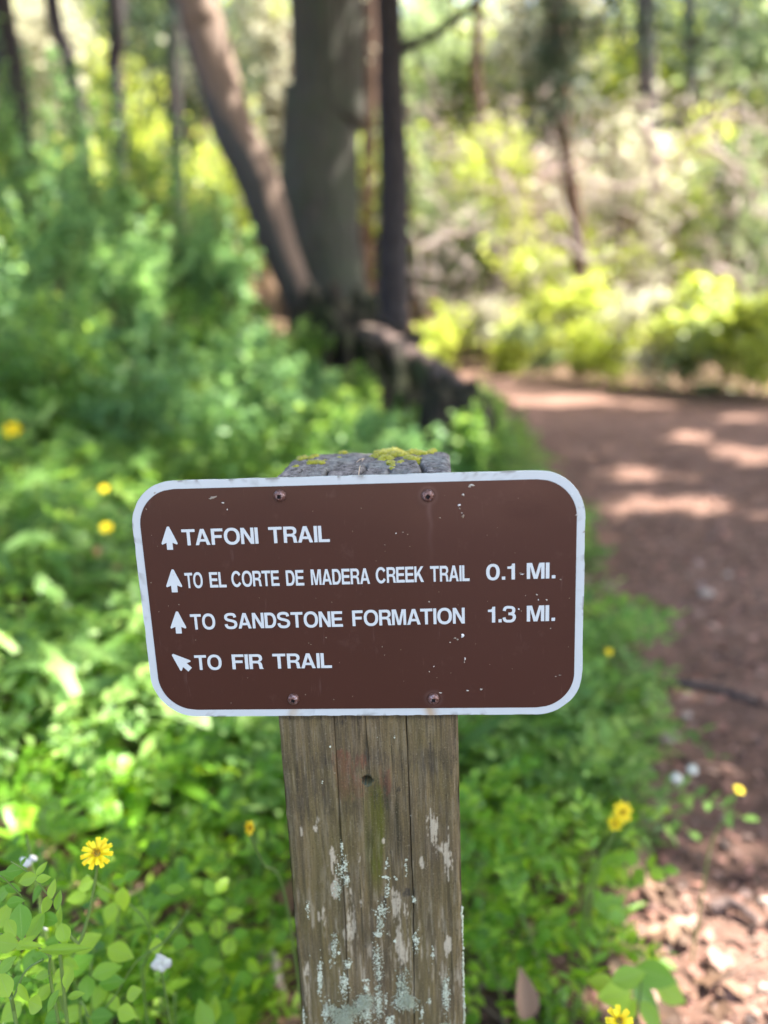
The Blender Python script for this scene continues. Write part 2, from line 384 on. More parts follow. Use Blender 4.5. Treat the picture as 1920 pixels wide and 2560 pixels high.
# conifer sprays hanging in view
g_spray = []
def sprays(cen, rad, n_, mat, parent, base, name="foliage", leaf=.16, seed=1, T=BLADE, TF=BF, droop=True):
    rr_ = np.random.default_rng(seed)
    P = rr_.normal(size=(n_, 3)) * .5 * np.array(rad) + np.array(cen)
    nm = rnd_normals(n_, .4, rr_)
    V, F, t_ = soup(T, TF, P - base, frames(nm, rr_.random(n_) * 6.28), leaf * (.6 + .8 * rr_.random(n_)), rr_.random(n_))
    return mesh(name, V, F, mat, parent, {'tint': t_})
for cx_, cy_, Y, rx, rz, n_, lb in ((1390, 150, 10.5, .55, .8, 900, "dark young conifer bough hanging in front of the reddish trunk"), (1530, 40, 10, .9, .5, 800, "dark drooping conifer bough at the top of the photo, right of centre"),
                                (560, 120, 12, .5, .9, 500, "dark conifer bough between the madrone and the thin trunks"), (330, 90, 12, .8, .9, 800, "shadowy conifer bough over the thin trunks at upper left"), (1830, 60, 11, .7, .6, 600, "dark drooping conifer bough in the photo's upper right corner")):
    c_ = at(cx_, cy_, Y); rt = tag(empty("conifer_bough", c_), lb, "branch", "conifer boughs")
    Geo().tube(smooth_path([[-rx, .1, rz + .6], [-.2 * rx, 0, rz * .4], [.3 * rx, 0, -rz * .3], [.4 * rx, 0, -rz * .8]], 14), [.03, .02, .015, .008], 6) if False else None
    gg = Geo(); gg.tube(smooth_path([[-.2, .2, rz + 2.5], [-.1, .1, rz], [.1, 0, 0], [.25, 0, -rz * .8]], 16), np.linspace(.035, .008, 16), 6); gg.build("bough_stem", M['brown_bark'], rt)
    rr_ = np.random.default_rng(cx_)
    for q in range(7):
        a = rr_.random() * 6.28; p0 = np.array([0, 0, rz * (1 - 2 * rr_.random())]); p1 = p0 + np.array([math.cos(a) * rx, math.sin(a) * .5, -.15])
        Geo().tube([p0, (p0 + p1) / 2 + [0, 0, .05], p1], [.012, .009, .004], 5).build("twig", M['brown_bark'], rt)
    o_ = sprays(c_, (rx, .5, rz), n_, M['conifer_leaf'], rt, c_, "needles", .2, cx_); o_["kind"] = "stuff"

# ------------------------------------------------------------------ shade trees outside the picture and the canopy that shades the sign
def plain_tree(x, y, h, r0, lb, sd):
    z = float(gz(x, y)); P = [np.array([x, y, z - .1]), np.array([x + .1, y, z + h * .4]), np.array([x - .1, y + .2, z + h * .75]), np.array([x, y, z + h])]
    return tree("shade_tree", P, [r0, r0 * .8, r0 * .5, r0 * .1], M['brown_bark'], lb, bark=.12, seg=16, n=30, sd=sd)
for x, y, h, r0, lb in ((5.6, 3.2, 12, .2, "tall shade tree beside the trail's right edge, nearer one"), (8.0, 8.2, 13, .25, "tall shade tree right of the trail's bend"), (-5.4, 3.5, 11, .2, "shade tree high on the leafy bank"),
                        (5.0, -3.0, 11, .2, "shade tree behind the viewer on the right of the trail")):
    root, base = plain_tree(x, y, h, r0, lb, int(x * 10) + 90); crowns.append((root, base, x - .6, y + .6, h - 3))
# sun flecks: (x, y, rx, ry) on the ground which the canopy leaves open
fl = []
for px, py, wx, wy in ((1740, 1262, 88, 20), (1590, 1265, 40, 16), (1385, 997, 45, 14), (1725, 1090, 45, 10), (1890, 1135, 45, 34), (1585, 1182, 45, 14), (1230, 930, 60, 10), (1640, 1010, 60, 5), (1880, 1045, 40, 10)):
    a = atz(px, py, -.03); b = atz(px + wx, py, -.03); c_ = atz(px, py - wy, -.03); d_ = atz(px, py + wy, -.03); fl.append((a[0], (c_[1] + d_[1]) / 2, b[0] - a[0], abs(c_[1] - d_[1]) / 2))
fl += [(.56, .60, .24, .13), (.80, .55, .25, .16)]
rf = np.random.default_rng(77)
for _ in range(150):
    x = -5 + 5.2 * rf.random(); y = 1.3 + 6.5 * rf.random(); s_ = .03 + .08 * rf.random(); fl.append((x, y, s_, s_ * (1 + rf.random())))
for _ in range(5):
    fl.append((-.55 - .9 * rf.random(), .2 + 1.2 * rf.random(), .04 + .05 * rf.random(), .05 + .04 * rf.random()))
fl = np.array(fl)
n_ = 105000
tg = np.stack([-10.5 + 18.5 * rf.random(n_), -3.5 + 13.5 * rf.random(n_)], 1)
keep = (tg[:, 1] < 9.3 - .35 * tg[:, 0] + .6 * fbm(tg[:, 0] * .8, tg[:, 1] * .8, 0, 2, 9)) | (tg[:, 0] < -1.2)
hgt = 6.2 + 5.0 * rf.random(n_)
cl = fbm(tg[:, 0] * 1.6, tg[:, 1] * 1.6, hgt * .5, 3, 55)
keep &= (cl > np.where(tg[:, 1] > .8, -.17, -.33)) | (tg[:, 0] > trail_left(tg[:, 1]) - .3) | ((tg[:, 1] > 6.2) & (tg[:, 0] > -11))
ex = ((tg[:, None, 0] - fl[None, :, 0]) / (fl[None, :, 2] + .11)) ** 2 + ((tg[:, None, 1] - fl[None, :, 1]) / (fl[None, :, 3] + .11)) ** 2
keep &= ex.min(1) > 1
P = np.stack([tg[:, 0] + SD[0] / SD[2] * hgt, tg[:, 1] + SD[1] / SD[2] * hgt, hgt], 1)
qx, qy = proj(P); keep &= ~((qy > -60) & (((P - CAM) @ CM)[:, 2] < 0))
P = P[keep]; n_ = len(P)
own = np.argmin([[(p[0] - c_[2]) ** 2 + (p[1] - c_[3]) ** 2 for c_ in crowns] for p in P], axis=1)
for ci_, (root, base, *_r) in enumerate(crowns):
    Q = P[own == ci_]; m_ = len(Q)
    if m_ == 0: continue
    V, F, t_ = soup(QUAD * [1.15, 1, 1], QF, Q - base, frames(rnd_normals(m_, .7, rf), rf.random(m_) * 6.28), .17 + .1 * rf.random(m_), rf.random(m_))
    o_ = mesh("crown", V, F, M['canopy_leaf'], root, {'tint': t_}); o_["kind"] = "stuff"
    for q in range(9):
        e = Q[rf.integers(m_)]; z0 = base[2] + 4.5 + 2.5 * rf.random()
        p0 = np.array([base[0] + (0.0 if ci_ > 2 else 0), base[1], z0]); 
        if ci_ <= 2: p0 = np.array([base[0] - (.7 if ci_ == 2 else .1), base[1], 7.6 + rf.random()])
        mid = (p0 + e) / 2 + [0, 0, .5]
        Geo().tube(smooth_path([p0 - base, mid - base, e - base], 12), np.linspace(.06, .012, 12), 6).build("branch", M['brown_bark'], root)

# ------------------------------------------------------------------ background woods, sunlit
def leafy(name, x, y, zc, rad, n_, mat, label, cat, leaf, seed, group=None, T=QUAD, TF=QF, trunk=True, clumps=14, up=.25, pal='brown_bark'):
    rr_ = np.random.default_rng(seed); z0 = float(gz(x, y)); base = np.array([x, y, z0]); rt = tag(empty(name, base), label, cat, group)
    rad = np.array(rad, float)
    C = rr_.normal(size=(clumps, 3)); C /= np.linalg.norm(C, axis=1, keepdims=True); C *= (rr_.random((clumps, 1)) ** .45) * rad * .8; C[:, 2] += zc
    ci_ = rr_.integers(clumps, size=n_); s_ = (.16 + .24 * rr_.random(clumps))[ci_][:, None]
    P = C[ci_] + rr_.normal(size=(n_, 3)) * .5 * s_ * rad * np.array([1.1, 1.1, .8])
    P[:, 2] = np.maximum(P[:, 2], .02)
    V, F, t_ = soup(T, TF, P, frames(rnd_normals(n_, up, rr_), rr_.random(n_) * 6.28), leaf * (.6 + .8 * rr_.random(n_)), np.clip(.5 * rr_.random(n_) + .5 * rr_.random(clumps)[ci_], 0, 1))
    o_ = mesh("foliage", V, F, mat, rt, {'tint': t_}); o_["kind"] = "stuff"
    if trunk:
        g = Geo(); th = max(.012, .022 * (zc + rad[2]))
        g.tube(smooth_path([[0, 0, -.1], [.05 * rad[0], 0, zc * .5], [0, .05, zc + rad[2] * .6]], 16), np.linspace(th, th * .25, 16), 8, .1, seed)
        g.build("trunk" if cat == "tree" else "stem", M[pal], rt)
        g = Geo()
        for c_ in C[:10]: g.tube(smooth_path([[0, 0, max(.05, zc * .3)], c_ * [.5, .5, .8], c_], 8), np.linspace(th * .45, th * .1, 8), 5)
        g.build("branches", M[pal], rt)
    return rt
ordn = ["first", "second", "third", "fourth", "fifth", "sixth", "seventh", "eighth", "ninth", "tenth", "eleventh", "twelfth", "thirteenth", "fourteenth", "fifteenth", "sixteenth", "seventeenth", "eighteenth", "nineteenth", "twentieth", "twenty-first", "twenty-second", "twenty-third", "twenty-fourth", "twenty-fifth", "twenty-sixth", "twenty-seventh", "twenty-eighth", "twenty-ninth", "thirtieth"] + ["thirty-" + q for q in ("first", "second", "third", "fourth", "fifth", "sixth", "seventh", "eighth", "ninth")]
# low bright shrubs along the far edge of the trail
edge = [(1050, 14.0), (1130, 15.2), (1210, 15.0), (1290, 13.5), (1370, 12.4), (1450, 11.6), (1540, 10.8), (1630, 10.2), (1720, 9.7), (1810, 9.3), (1900, 8.9), (1990, 8.6)]
for j, (px, Y) in enumerate(edge):
    X = at(px, 900, Y)[0]
    leafy("shrub", X, Y, .45 + .2 * (j % 3), (.8, .6, .6 + .15 * (j % 2)), 1500, M[('lime_leaf', 'lime_leaf', 'tan_leaf', 'lime_leaf', 'canopy_leaf')[j % 5]],
          "low sunlit yellow-green shrub on the trail's far edge, %s from the left" % ordn[j], "shrub", .11, 300 + j, "sunlit shrubs along the far edge of the trail")
# thicket behind them
rb = np.random.default_rng(31)
th = []
mats_b = ['lime_leaf', 'tan_leaf', 'pink_leaf', 'lime_leaf', 'canopy_leaf', 'canopy_leaf', 'lime_leaf', 'pink_leaf']
cols_ = np.linspace(-120, 2100, 24)
for j, px in enumerate(cols_):
    Y = 14.5 + 5 * rb.random() + (1.5 if px < 700 else 0); X = at(px, 700, Y)[0]
    mt = mats_b[j % 8] if px > 950 else ('lime_leaf', 'lime_leaf', 'canopy_leaf', 'lime_leaf', 'tan_leaf')[j % 5]
    hh_ = 1.6 + 2.2 * rb.random()
    leafy("tall_shrub", X, Y, hh_, (1.5, 1.2, hh_ * .8), 2300, M[mt], "sunlit loose %s shrub in the thicket, %s from the left" % ({'tan_leaf': 'cream-leaved', 'lime_leaf': 'lime-leaved', 'pink_leaf': 'pinkish dry', 'canopy_leaf': 'green'}[mt], ordn[j]),
          "shrub", .15, 400 + j, "tall shrubs of the sunlit thicket", clumps=22)
cols_ = np.linspace(-200, 2150, 22)
for j, px in enumerate(cols_):
    Y = 20 + 6 * rb.random(); X = at(px, 500, Y)[0]; hh_ = 5.0 + 2.6 * rb.random()
    mt = ('canopy_leaf', 'lime_leaf', 'tan_leaf', 'lime_leaf', 'lime_leaf', 'canopy_leaf')[j % 6]
    leafy("woodland_tree", X, Y, hh_, (2.6, 2.0, 3.6), 3600, M[mt], "background woodland tree with %s crown, %s from the left" % ({'tan_leaf': 'pale cream', 'lime_leaf': 'yellow-green', 'canopy_leaf': 'green'}[mt], ordn[j]),
          "tree", .24, 500 + j, "woodland trees behind the thicket", clumps=26)
# the wooded slope beyond, one mass
n_ = 60000
X = -45 + 90 * rb.random(n_); Y = 27 + 30 * rb.random(n_); Z = gz(X, Y) + 9 * rb.random(n_) ** 1.2
kp = fbm(X * .35, Y * .35, Z * .35, 2, 66) > .0; P = np.stack([X, Y, Z], 1)[kp]; m_ = len(P)
V, F, t_ = soup(QUAD * [1.2, 1, 1], QF, P, frames(rnd_normals(m_, .4, rb), rb.random(m_) * 6.28), .35 + .35 * rb.random(m_), np.clip(.5 + .5 * fbm(P[:, 0] * .4, P[:, 1] * .4, P[:, 2] * .4, 2, 67) + .3 * rb.normal(size=m_), 0, 1))
tag(mesh("far_forest", V, F, M['canopy_leaf'], None, {'tint': t_}), "dense sunlit forest covering the slope behind everything", "forest", kind='stuff')
# bare pale branches in the thicket
br = [([(1610, 310), (1635, 400), (1630, 470), (1618, 520)], 12, 26, "pale bare bent branch in the thicket right of the reddish trunk"), ([(1760, 370), (1820, 400), (1870, 470), (1890, 540)], 12, 18, "pale arching bare branch near the photo's right edge"),
      ([(1400, 600), (1450, 640), (1490, 655), (1550, 640)], 11, 20, "pale low branch crossing the reddish trunk"), ([(1780, 670), (1840, 690), (1865, 730), (1850, 780)], 11, 16, "pale hooked branch above the pinkish bank"),
      ([(1480, 455), (1560, 470), (1620, 460), (1700, 500)], 13, 14, "thin pale horizontal branch in the middle of the thicket"), ([(1060, 620), (1110, 590), (1170, 585), (1230, 560)], 13, 16, "pinkish fallen branch low beside the slim dark fir"),
      ([(1700, 350), (1780, 300), (1850, 290), (1930, 330)], 13, 14, "pale twisting branch high at the photo's right edge"), ([(1250, 430), (1290, 520), (1280, 620)], 14, 14, "pale upright dead branch left of the reddish trunk")]
for L, Y, w_, lb in br:
    P = [at(x, y, Y + .15 * math.sin(q)) for q, (x, y) in enumerate(L)]; b_ = P[0].copy(); rt = tag(empty("dead_branch", b_), lb, "branch", "bare pale branches in the thicket")
    r0 = size(w_, P[0]) / 2; Q = smooth_path(np.array(P) - b_, 30)
    Geo().tube(Q, np.interp(np.linspace(0, 1, 30), [0, 1], [r0, r0 * .5]), 8, .15, 3).build("main_branch", M['pale_wood'], rt)
    for q in range(5):
        s0 = Q[4 + 5 * q]; d = rb.normal(size=3); d[2] = abs(d[2]); d *= .35
        Geo().tube([s0, s0 + d * .6 + [0, 0, .03], s0 + d * 1.2], [r0 * .4, r0 * .3, r0 * .12], 5).build("twig", M['pale_wood'], rt)
g = Geo()
for i in range(620):
    px = 1020 + 950 * rb.random(); Y = 10.5 + 7 * rb.random(); p = at(px, 250 + 560 * rb.random(), Y); d = rb.normal(size=3); d[2] = abs(d[2]) * .9; d *= (.25 + .5 * rb.random()) / np.linalg.norm(d); r0 = .006 + .02 * rb.random() ** 2
    g.tube(smooth_path([p, p + d * .5 + rb.normal(size=3) * .06, p + d + rb.normal(size=3) * .08], 5), np.linspace(r0, r0 * .4, 5), 5)
tag(g.build("twig_tangle", M['pale_wood']), "tangle of pale dead twigs through the sunlit thicket right of the firs", "twigs", kind='stuff')
# ------------------------------------------------------------------ root mound, fallen log and stump beside the trail
L = [(905, 830), (960, 850), (1010, 880), (1060, 912), (1110, 940), (1160, 985)]; P = [at(x, y, 5.9 - .36 * q) for q, (x, y) in enumerate(L)]; b_ = P[0].copy()
rt = tag(empty("fallen_log", b_), "pinkish brown fallen log sloping down to the trail from the firs", "log")
Geo().tube(smooth_path(np.array(P) - b_, 50), np.interp(np.linspace(0, 1, 50), [0, .3, 1], [.05, .075, .06]), 18, .7, 31).build("log_trunk", M['root_wood'], rt)
for q, (x, y, x2, y2) in enumerate(((980, 860, 1000, 1010), (1040, 900, 1075, 1060), (1110, 945, 1130, 1080))):
    a = at(x, y, 4.9 - .3 * q) - b_; c_ = at(x2, y2, 4.6 - .3 * q) - b_
    Geo().tube(smooth_path([a, (a + c_) / 2 + [.04, 0, 0], c_], 14), [.05, .045, .04, .035][0:1] * 14, 10, .3, 40 + q).build("root", M['mossy_wood'], rt)
sc_ = at(1130, 1060, 4.1)
rt = tag(empty("rotten_stump", (sc_[0], sc_[1], float(gz(sc_[0], sc_[1])))), "dark mossy rotten stump at the trail edge just behind the signpost", "stump")
zb = float(gz(sc_[0], sc_[1])); top = at(1130, 975, 4.1)[2] - zb
Vv_, Ff_, k1, k2 = tube(smooth_path([[0, 0, -.1], [0, .02, top * .5], [.02, .03, top]], 30), np.interp(np.linspace(0, 1, 30), [0, .3, .8, 1], [.30, .24, .19, .12]), 40, .6, 61)
Vv_[:, 2] += np.where(Vv_[:, 2] > top * .6, .12 * fbm(Vv_[:, 0] * 14, Vv_[:, 1] * 14, 0, 3, 62), 0)
mesh("stump_wood", Vv_, [tuple(dict.fromkeys(f)) for f in np.vstack([Ff_, k1, k2]).tolist()], M['mossy_wood'], rt, None, True)
sc_ = at(875, 960, 6.5); zb = float(gz(sc_[0], sc_[1]))
rt = tag(empty("root_mass", (sc_[0], sc_[1], zb)), "dark tangled root mass at the foot of the massive fir", "roots")
V, F = blob((0, 0, .0), 1.0, 5, 5, .55, 4.0, (.62, .5, .72)); mesh("root_crown", V, F, M['mossy_wood'], rt, None, True)
for q in range(9):
    a = -2.6 + q * .28; Geo().tube(smooth_path([[.1 * math.cos(a), .1 * math.sin(a), .5], [.5 * math.cos(a), .5 * math.sin(a), .42], [.9 * math.cos(a), .75 * math.sin(a), .02]], 14), np.linspace(.045, .02, 14), 10, .6, 70 + q).build("root", M['mossy_wood'], rt)
# ------------------------------------------------------------------ trail sign on its post
ZS = 0.8429; SW = 0.335; SH = 0.1912; YF = 0.0
k = NM('sign_white'); c = k.coord()
v = k.noise(c, 60, 6); sp = k.noise(c, 420, 3)
col = k.mix(k.ramp(v, [(.3, 0.0), (.8, .35)]), (.57, .60, .565), (.48, .50, .46))
ed = k.attr("grime")
col = k.mix(k.math('MULTIPLY', ed, .75), col, (.16, .14, .1))
rs = k.attr("rust")
col = k.mix(rs, col, (.42, .27, .12))
M['sign_white'] = k.done(k.pbr(col, .35, k.bump(sp, .06, .0006), .45))
k = NM('sign_brown'); c = k.coord()
n1 = k.noise(c, 9, 4); n2 = k.noise(c, 900, 2); n3 = k.noise(c, 45, 6, .7)
col = k.mix(n1, (.054, .0178, .0095), (.060, .0188, .011))
col = k.mix(k.ramp(n3, [(.6, 0.0), (.8, .3)]), col, (.16, .09, .07))
fl = k.ramp(k.noise(c, 1400, 2), [(.7, 0.0), (.8, .35)])
col = k.mix(fl, col, (.2, .13, .11))
stn = k.attr("grime"); col = k.mix(k.math('MULTIPLY', stn, .55), col, (.17, .10, .085))
fine = k.ramp(k.noise(k.map(c, (1, 1, .12)), 220, 5, .7), [(.62, 0.0), (.72, .28)]); col = k.mix(fine, col, (.15, .09, .075))
bl = k.attr("wrinkle")
h = k.math('ADD', k.math('MULTIPLY', n2, .12), k.math('MULTIPLY', k.math('MULTIPLY', k.noise(c, 260, 4), bl), 9.0))
M['sign_brown'] = k.done(k.pbr(col, .4, k.bump(k.math('MULTIPLY', n2, .12), .2, .0012), .4, Coat_Weight=.55, Coat_Roughness=.1, Coat_IOR=1.5, Coat_Normal=k.bump(h, .05, .002)))
k = NM('letter_white'); M['letter_white'] = k.done(k.pbr(k.mix(k.ramp(k.noise(k.coord(), 240, 4), [(.6, 0.0), (.85, .5)]), (.60, .63, .59), (.51, .53, .47)), .4))
k = NM('rusty_steel'); c = k.coord(); n1 = k.noise(c, 500, 4)
M['rusty_steel'] = k.done(k.pbr(k.ramp(n1, [(.3, (.10, .045, .03)), (.5, (.2, .1, .075)), (.65, (.33, .25, .24))]), .38, k.bump(n1, .4, .0006), .6, Metallic=.55))
k = NM('socket'); M['socket'] = k.done(k.pbr((.03, .02, .018), .8))
k = NM('chip'); M['chip'] = k.done(k.pbr(k.ramp(k.attr("tint"), [(0, (.22, .16, .1)), (.6, (.5, .45, .36)), (1, (.75, .75, .7))]), .6))

sign = tag(empty("trail_sign", (0.002, .07, 0)), "brown trail sign with white lettering, screwed to a mossy square wooden post", "sign")
def rr(wd, ht, r, n=14):
    P = []
    for cx, cz, a0 in ((wd / 2 - r, ht / 2 - r, 0), (-wd / 2 + r, ht / 2 - r, 90), (-wd / 2 + r, -ht / 2 + r, 180), (wd / 2 - r, -ht / 2 + r, 270)):
        for i in range(n):
            a = R(a0 + 90 * i / (n - 1)); P.append((cx + r * math.cos(a), cz + r * math.sin(a)))
    return np.array(P)
def child(o, parent):
    # geometry is written in place coordinates; keep it there under a moved parent
    o.parent = parent; o.matrix_parent_inverse = Matrix.Translation(parent.location).inverted(); return o
rs_ = np.random.default_rng(5)
# white panel: outer outline slightly chipped, ring of front faces with fine spacing for grime
def dense(P, step):
    out = []
    for a, b in zip(P, np.roll(P, -1, 0)):
        n = max(1, int(np.linalg.norm(b - a) / step)); out += [a + (b - a) * i / n for i in range(n)]
    return np.array(out)
O = dense(rr(SW, SH, .0345, 20), .0012); n = len(O)
s_ = np.arange(n)
O = O + (O / np.linalg.norm(O, axis=1, keepdims=True)) * (-.00035 * np.clip(fbm(s_ * .11, 0, 0, 3, 4) * 3, 0, 1) ** 1)[:, None]
ctr = np.array([0, 0]); V = []; G = []; RU = []
rings = [(1.0, 0.0005), (.9985, 0.0), (.985, 0.0), (.965, 0.0), (.94, 0.0)]
screws = [(700, 1239), (1070, 1239), (734, 1747), (1084, 1746)]
SC = [at(x, y, 0)[[0, 2]] for x, y in screws]
for f, yy in rings:
    for j, (x, z) in enumerate(O):
        V.append((x * (1 - (1 - f) * .62 * 1), YF + yy, ZS + z * (1 - (1 - f) * 1.1)))
        gr = max(0, fbm(j * .21, f * 40, 0, 3, 8)) * (2.2 if f > .98 else 1.0) if noise(j * .06, 1, 0, 3) > .15 else 0.0
        G.append(min(1, gr * (1.3 if f > .99 else .5)))
        r_ = 0
        for k_, (sx, sz) in enumerate(SC[2:]):
            if z < 0: r_ = max(r_, (.75, .45)[k_ == 0] * math.exp(-((x - sx + .002) / .0042) ** 2))
        RU.append(r_)
for yy in (.0021,):
    for j, (x, z) in enumerate(O): V.append((x, YF + yy, ZS + z)); G.append(.3); RU.append(0)
nr = len(rings)
F = []
def ringf(a, b):
    for j in range(n): F.append((a * n + j, b * n + j, b * n + (j + 1) % n, a * n + (j + 1) % n))
for i in range(nr - 1): ringf(i, i + 1)
ringf(nr, 0)
F.append(tuple((nr - 1) * n + j for j in range(n))); F.append(tuple(nr * n + j for j in range(n))[::-1])
panel = child(mesh("sign_panel", V, F, M['sign_white'], None, {'grime': G, 'rust': RU}), sign)
# brown field: a fine grid clipped to the rounded outline
bw, bh, br_ = SW - .0126, SH - .0124, .0285
nx, nz = 320, 180
gx = np.linspace(-bw / 2, bw / 2, nx + 1); gz_ = np.linspace(-bh / 2, bh / 2, nz + 1)
# rows follow the outline: each row is squeezed to the outline's half width at that height
V = []; G = []; WR = []
wr0 = at(1310, 1252, 0)
for z in gz_:
    d = abs(z) - (bh / 2 - br_); hw = bw / 2 - (br_ - math.sqrt(max(0, br_ ** 2 - d * d)) if d > 0 else 0)
    for x in gx:
        X = x / (bw / 2) * hw
        V.append((X, YF - .0003, ZS + z))
        g = 0
        sx, sz = SC[1]; sz = sz - ZS
        if z < sz: g = math.exp(-((X - sx - .001 + .0006 * math.sin(z * 300)) / .0016) ** 2) * math.exp(-(sz - z) / .022) * .8
        for k_, (sx, sz) in enumerate(SC):
            dd = math.hypot(X - sx, z - (sz - ZS)); g = max(g, .35 * math.exp(-((dd - .0062) / .0012) ** 2) if k_ in (1, 3) else g)
        G.append(g)
        WR.append(math.exp(-(((X - wr0[0]) / .0125) ** 2 + ((z + ZS - wr0[2]) / .0095) ** 2) ** 1.5))
SCW = SC
i = np.arange(nz)[:, None] * (nx + 1) + np.arange(nx)[None]
F = np.stack([i, i + 1, i + nx + 2, i + nx + 1], -1).reshape(-1, 4)
# screw heights were compared in sign coordinates
brown = mesh("painted_field", V, F, M['sign_brown'], None, {'grime': G, 'wrinkle': WR}, True)
child(brown, sign)

# ---- lettering: outlines of each glyph, cap height 1
ST = .205; BT = .172
def ell(cx, cy, rx, ry, a0=0, a1=360, n=28):
    return [(cx + rx * math.cos(R(a0 + (a1 - a0) * i / n)), cy + ry * math.sin(R(a0 + (a1 - a0) * i / n))) for i in range(n + (0 if abs(a1 - a0) == 360 else 1))]
def stroke(P, t):
    P = np.array(P); T = np.gradient(P, axis=0); T /= np.linalg.norm(T, axis=1, keepdims=True)
    N = np.stack([-T[:, 1], T[:, 0]], 1)
    th = (BT + (ST - BT) * np.abs(T[:, 1]) ** 1.5)[:, None] * t / 2
    return [tuple(p) for p in P + N * th] + [tuple(p) for p in (P - N * th)[::-1]]
def box(x0, y0, x1, y1): return [(x0, y0), (x1, y0), (x1, y1), (x0, y1)]
def superell(cx, cy, rx, ry, e=2.25, n=40):
    o = []
    for i in range(n):
        a = 2 * math.pi * i / n; c_, s_2 = math.cos(a), math.sin(a)
        o.append((cx + rx * math.copysign(abs(c_) ** (2 / e), c_), cy + ry * math.copysign(abs(s_2) ** (2 / e), s_2)))
    return o
def glyph(ch):
    """returns list of closed outlines (holes included) and the advance"""
    w = ST
    if ch == 'I': return [box(0, 0, w, 1)], w
    if ch == 'L': return [[(0, 0), (.70, 0), (.70, BT), (w, BT), (w, 1), (0, 1)]], .70
    if ch == 'T': return [[(.32, 0), (.32 + w, 0), (.32 + w, 1 - BT), (.845, 1 - BT), (.845, 1), (0, 1), (0, 1 - BT), (.32, 1 - BT)]], .845
    if ch == 'F': return [[(0, 0), (w, 0), (w, .42), (.66, .42), (.66, .42 + BT), (w, .42 + BT), (w, 1 - BT), (.74, 1 - BT), (.74, 1), (0, 1)]], .74
    if ch == 'E': return [[(0, 0), (.79, 0), (.79, BT), (w, BT), (w, .42), (.73, .42), (.73, .42 + BT), (w, .42 + BT), (w, 1 - BT), (.77, 1 - BT), (.77, 1), (0, 1)]], .79
    if ch == 'N': return [[(0, 0), (.195, 0), (.195, .68), (.6, 0), (.82, 0), (.82, 1), (.625, 1), (.625, .33), (.22, 1), (0, 1)]], .82
    if ch == 'M': return [[(0, 0), (.19, 0), (.19, .78), (.385, 0), (.6, 0), (.795, .78), (.795, 0), (.985, 0), (.985, 1), (.69, 1), (.4925, .27), (.295, 1), (0, 1)]], .985
    if ch == 'A': return [[(0, 0), (.215, 0), (.29, .215), (.65, .215), (.725, 0), (.94, 0), (.585, 1), (.355, 1)], [(.343, .37), (.597, .37), (.47, .76)]], .94
    if ch == 'K': return [[(0, 0), (w, 0), (w, .3), (.335, .45), (.62, 0), (.88, 0), (.475, .6), (.855, 1), (.6, 1), (w, .56), (w, 1), (0, 1)]], .87
    if ch == 'O': return [superell(.505, .5, .505, .525), superell(.505, .5, .505 - ST, .525 - BT)], 1.01
    if ch == '0': return [superell(.41, .5, .41, .52), superell(.41, .5, .41 - ST, .52 - BT)], .82
    if ch == 'D':
        o = [(0, 0)] + [(.38 + .44 * math.sin(R(a)) ** .9 if a < 180 else .38, .5 - .5 * math.cos(R(a))) for a in range(0, 181, 8)] + [(0, 1)]
        h = [(w, BT)] + [(.36 + (.44 - ST + .02) * math.sin(R(a)) ** .9 if a < 180 else .36, .5 - (.5 - BT) * math.cos(R(a))) for a in range(0, 181, 8)] + [(w, 1 - BT)]
        return [o, h], .83
    if ch == 'R':
        o = [(0, 0), (w, 0), (w, .39), (.44, .39), (.53, .37), (.575, .3), (.59, .16), (.6, .06), (.625, 0), (.85, 0), (.85, .03), (.815, .07), (.8, .16), (.785, .3), (.76, .39), (.7, .45), (.64, .48), (.74, .54), (.8, .62), (.82, .72), (.8, .83), (.74, .92), (.66, .975), (.54, 1), (0, 1)]
        h = [(w, .39 + BT - .01), (.5, .39 + BT - .01), (.58, .585), (.61, .64), (.62, .7), (.61, .76), (.57, .81), (.5, 1 - BT), (w, 1 - BT)]
        return [o, h], .83
    if ch == 'C':
        P = [(.5 + (.5 - ST / 2) * math.cos(R(a)), .5 + (.525 - BT / 2) * math.sin(R(a))) for a in range(33, 328, 7)]
        return [stroke(P, 1.0)], .97
    if ch == 'S':
        c0 = [(.76, .735), (.73, .85), (.64, .92), (.45, .944), (.26, .92), (.14, .845), (.105, .735), (.15, .635), (.27, .572), (.45, .53), (.64, .48), (.765, .41), (.80, .29), (.755, .165), (.645, .085), (.45, .056), (.245, .085), (.135, .17), (.1, .3)]
        P = smooth_path([(x, y, 0) for x, y in c0], 60)[:, :2]
        return [stroke(P, 1.0)], .905
    if ch == '3':
        a1 = [(.08, .72), (.12, .86), (.22, .935), (.38, .945), (.56, .92), (.66, .84), (.67, .72), (.62, .6), (.5, .535), (.34, .525)]
        a2 = [(.34, .525), (.52, .515), (.66, .45), (.71, .32), (.67, .17), (.55, .075), (.38, .055), (.2, .075), (.1, .16), (.065, .3)]
        P = smooth_path([(x, y, 0) for x, y in a1 + a2[1:]], 70)[:, :2]
        u = smooth_path([(x, y, 0) for x, y in a1], 34)[:, :2]; d_ = smooth_path([(x, y, 0) for x, y in a2], 34)[:, :2]
        return [stroke(u, .95), stroke(d_, .95)], .8
    if ch == '1': return [[(.245, 0), (.45, 0), (.45, 1), (.28, 1), (.25, .87), (.16, .83), (0, .82), (0, .68), (.245, .68)]], .5
    if ch == '.': return [box(0, 0, .2, .2)], .2
KERN = {'TA': -.07, 'TR': .03, 'AI': .015, 'AF': .03, 'AT': -.08, 'FO': .0, 'RA': -.01, 'LC': .03, 'AN': .02, '.1': .07, '1.': .09, '0.': .06, '.3': .02, 'I.': .07}
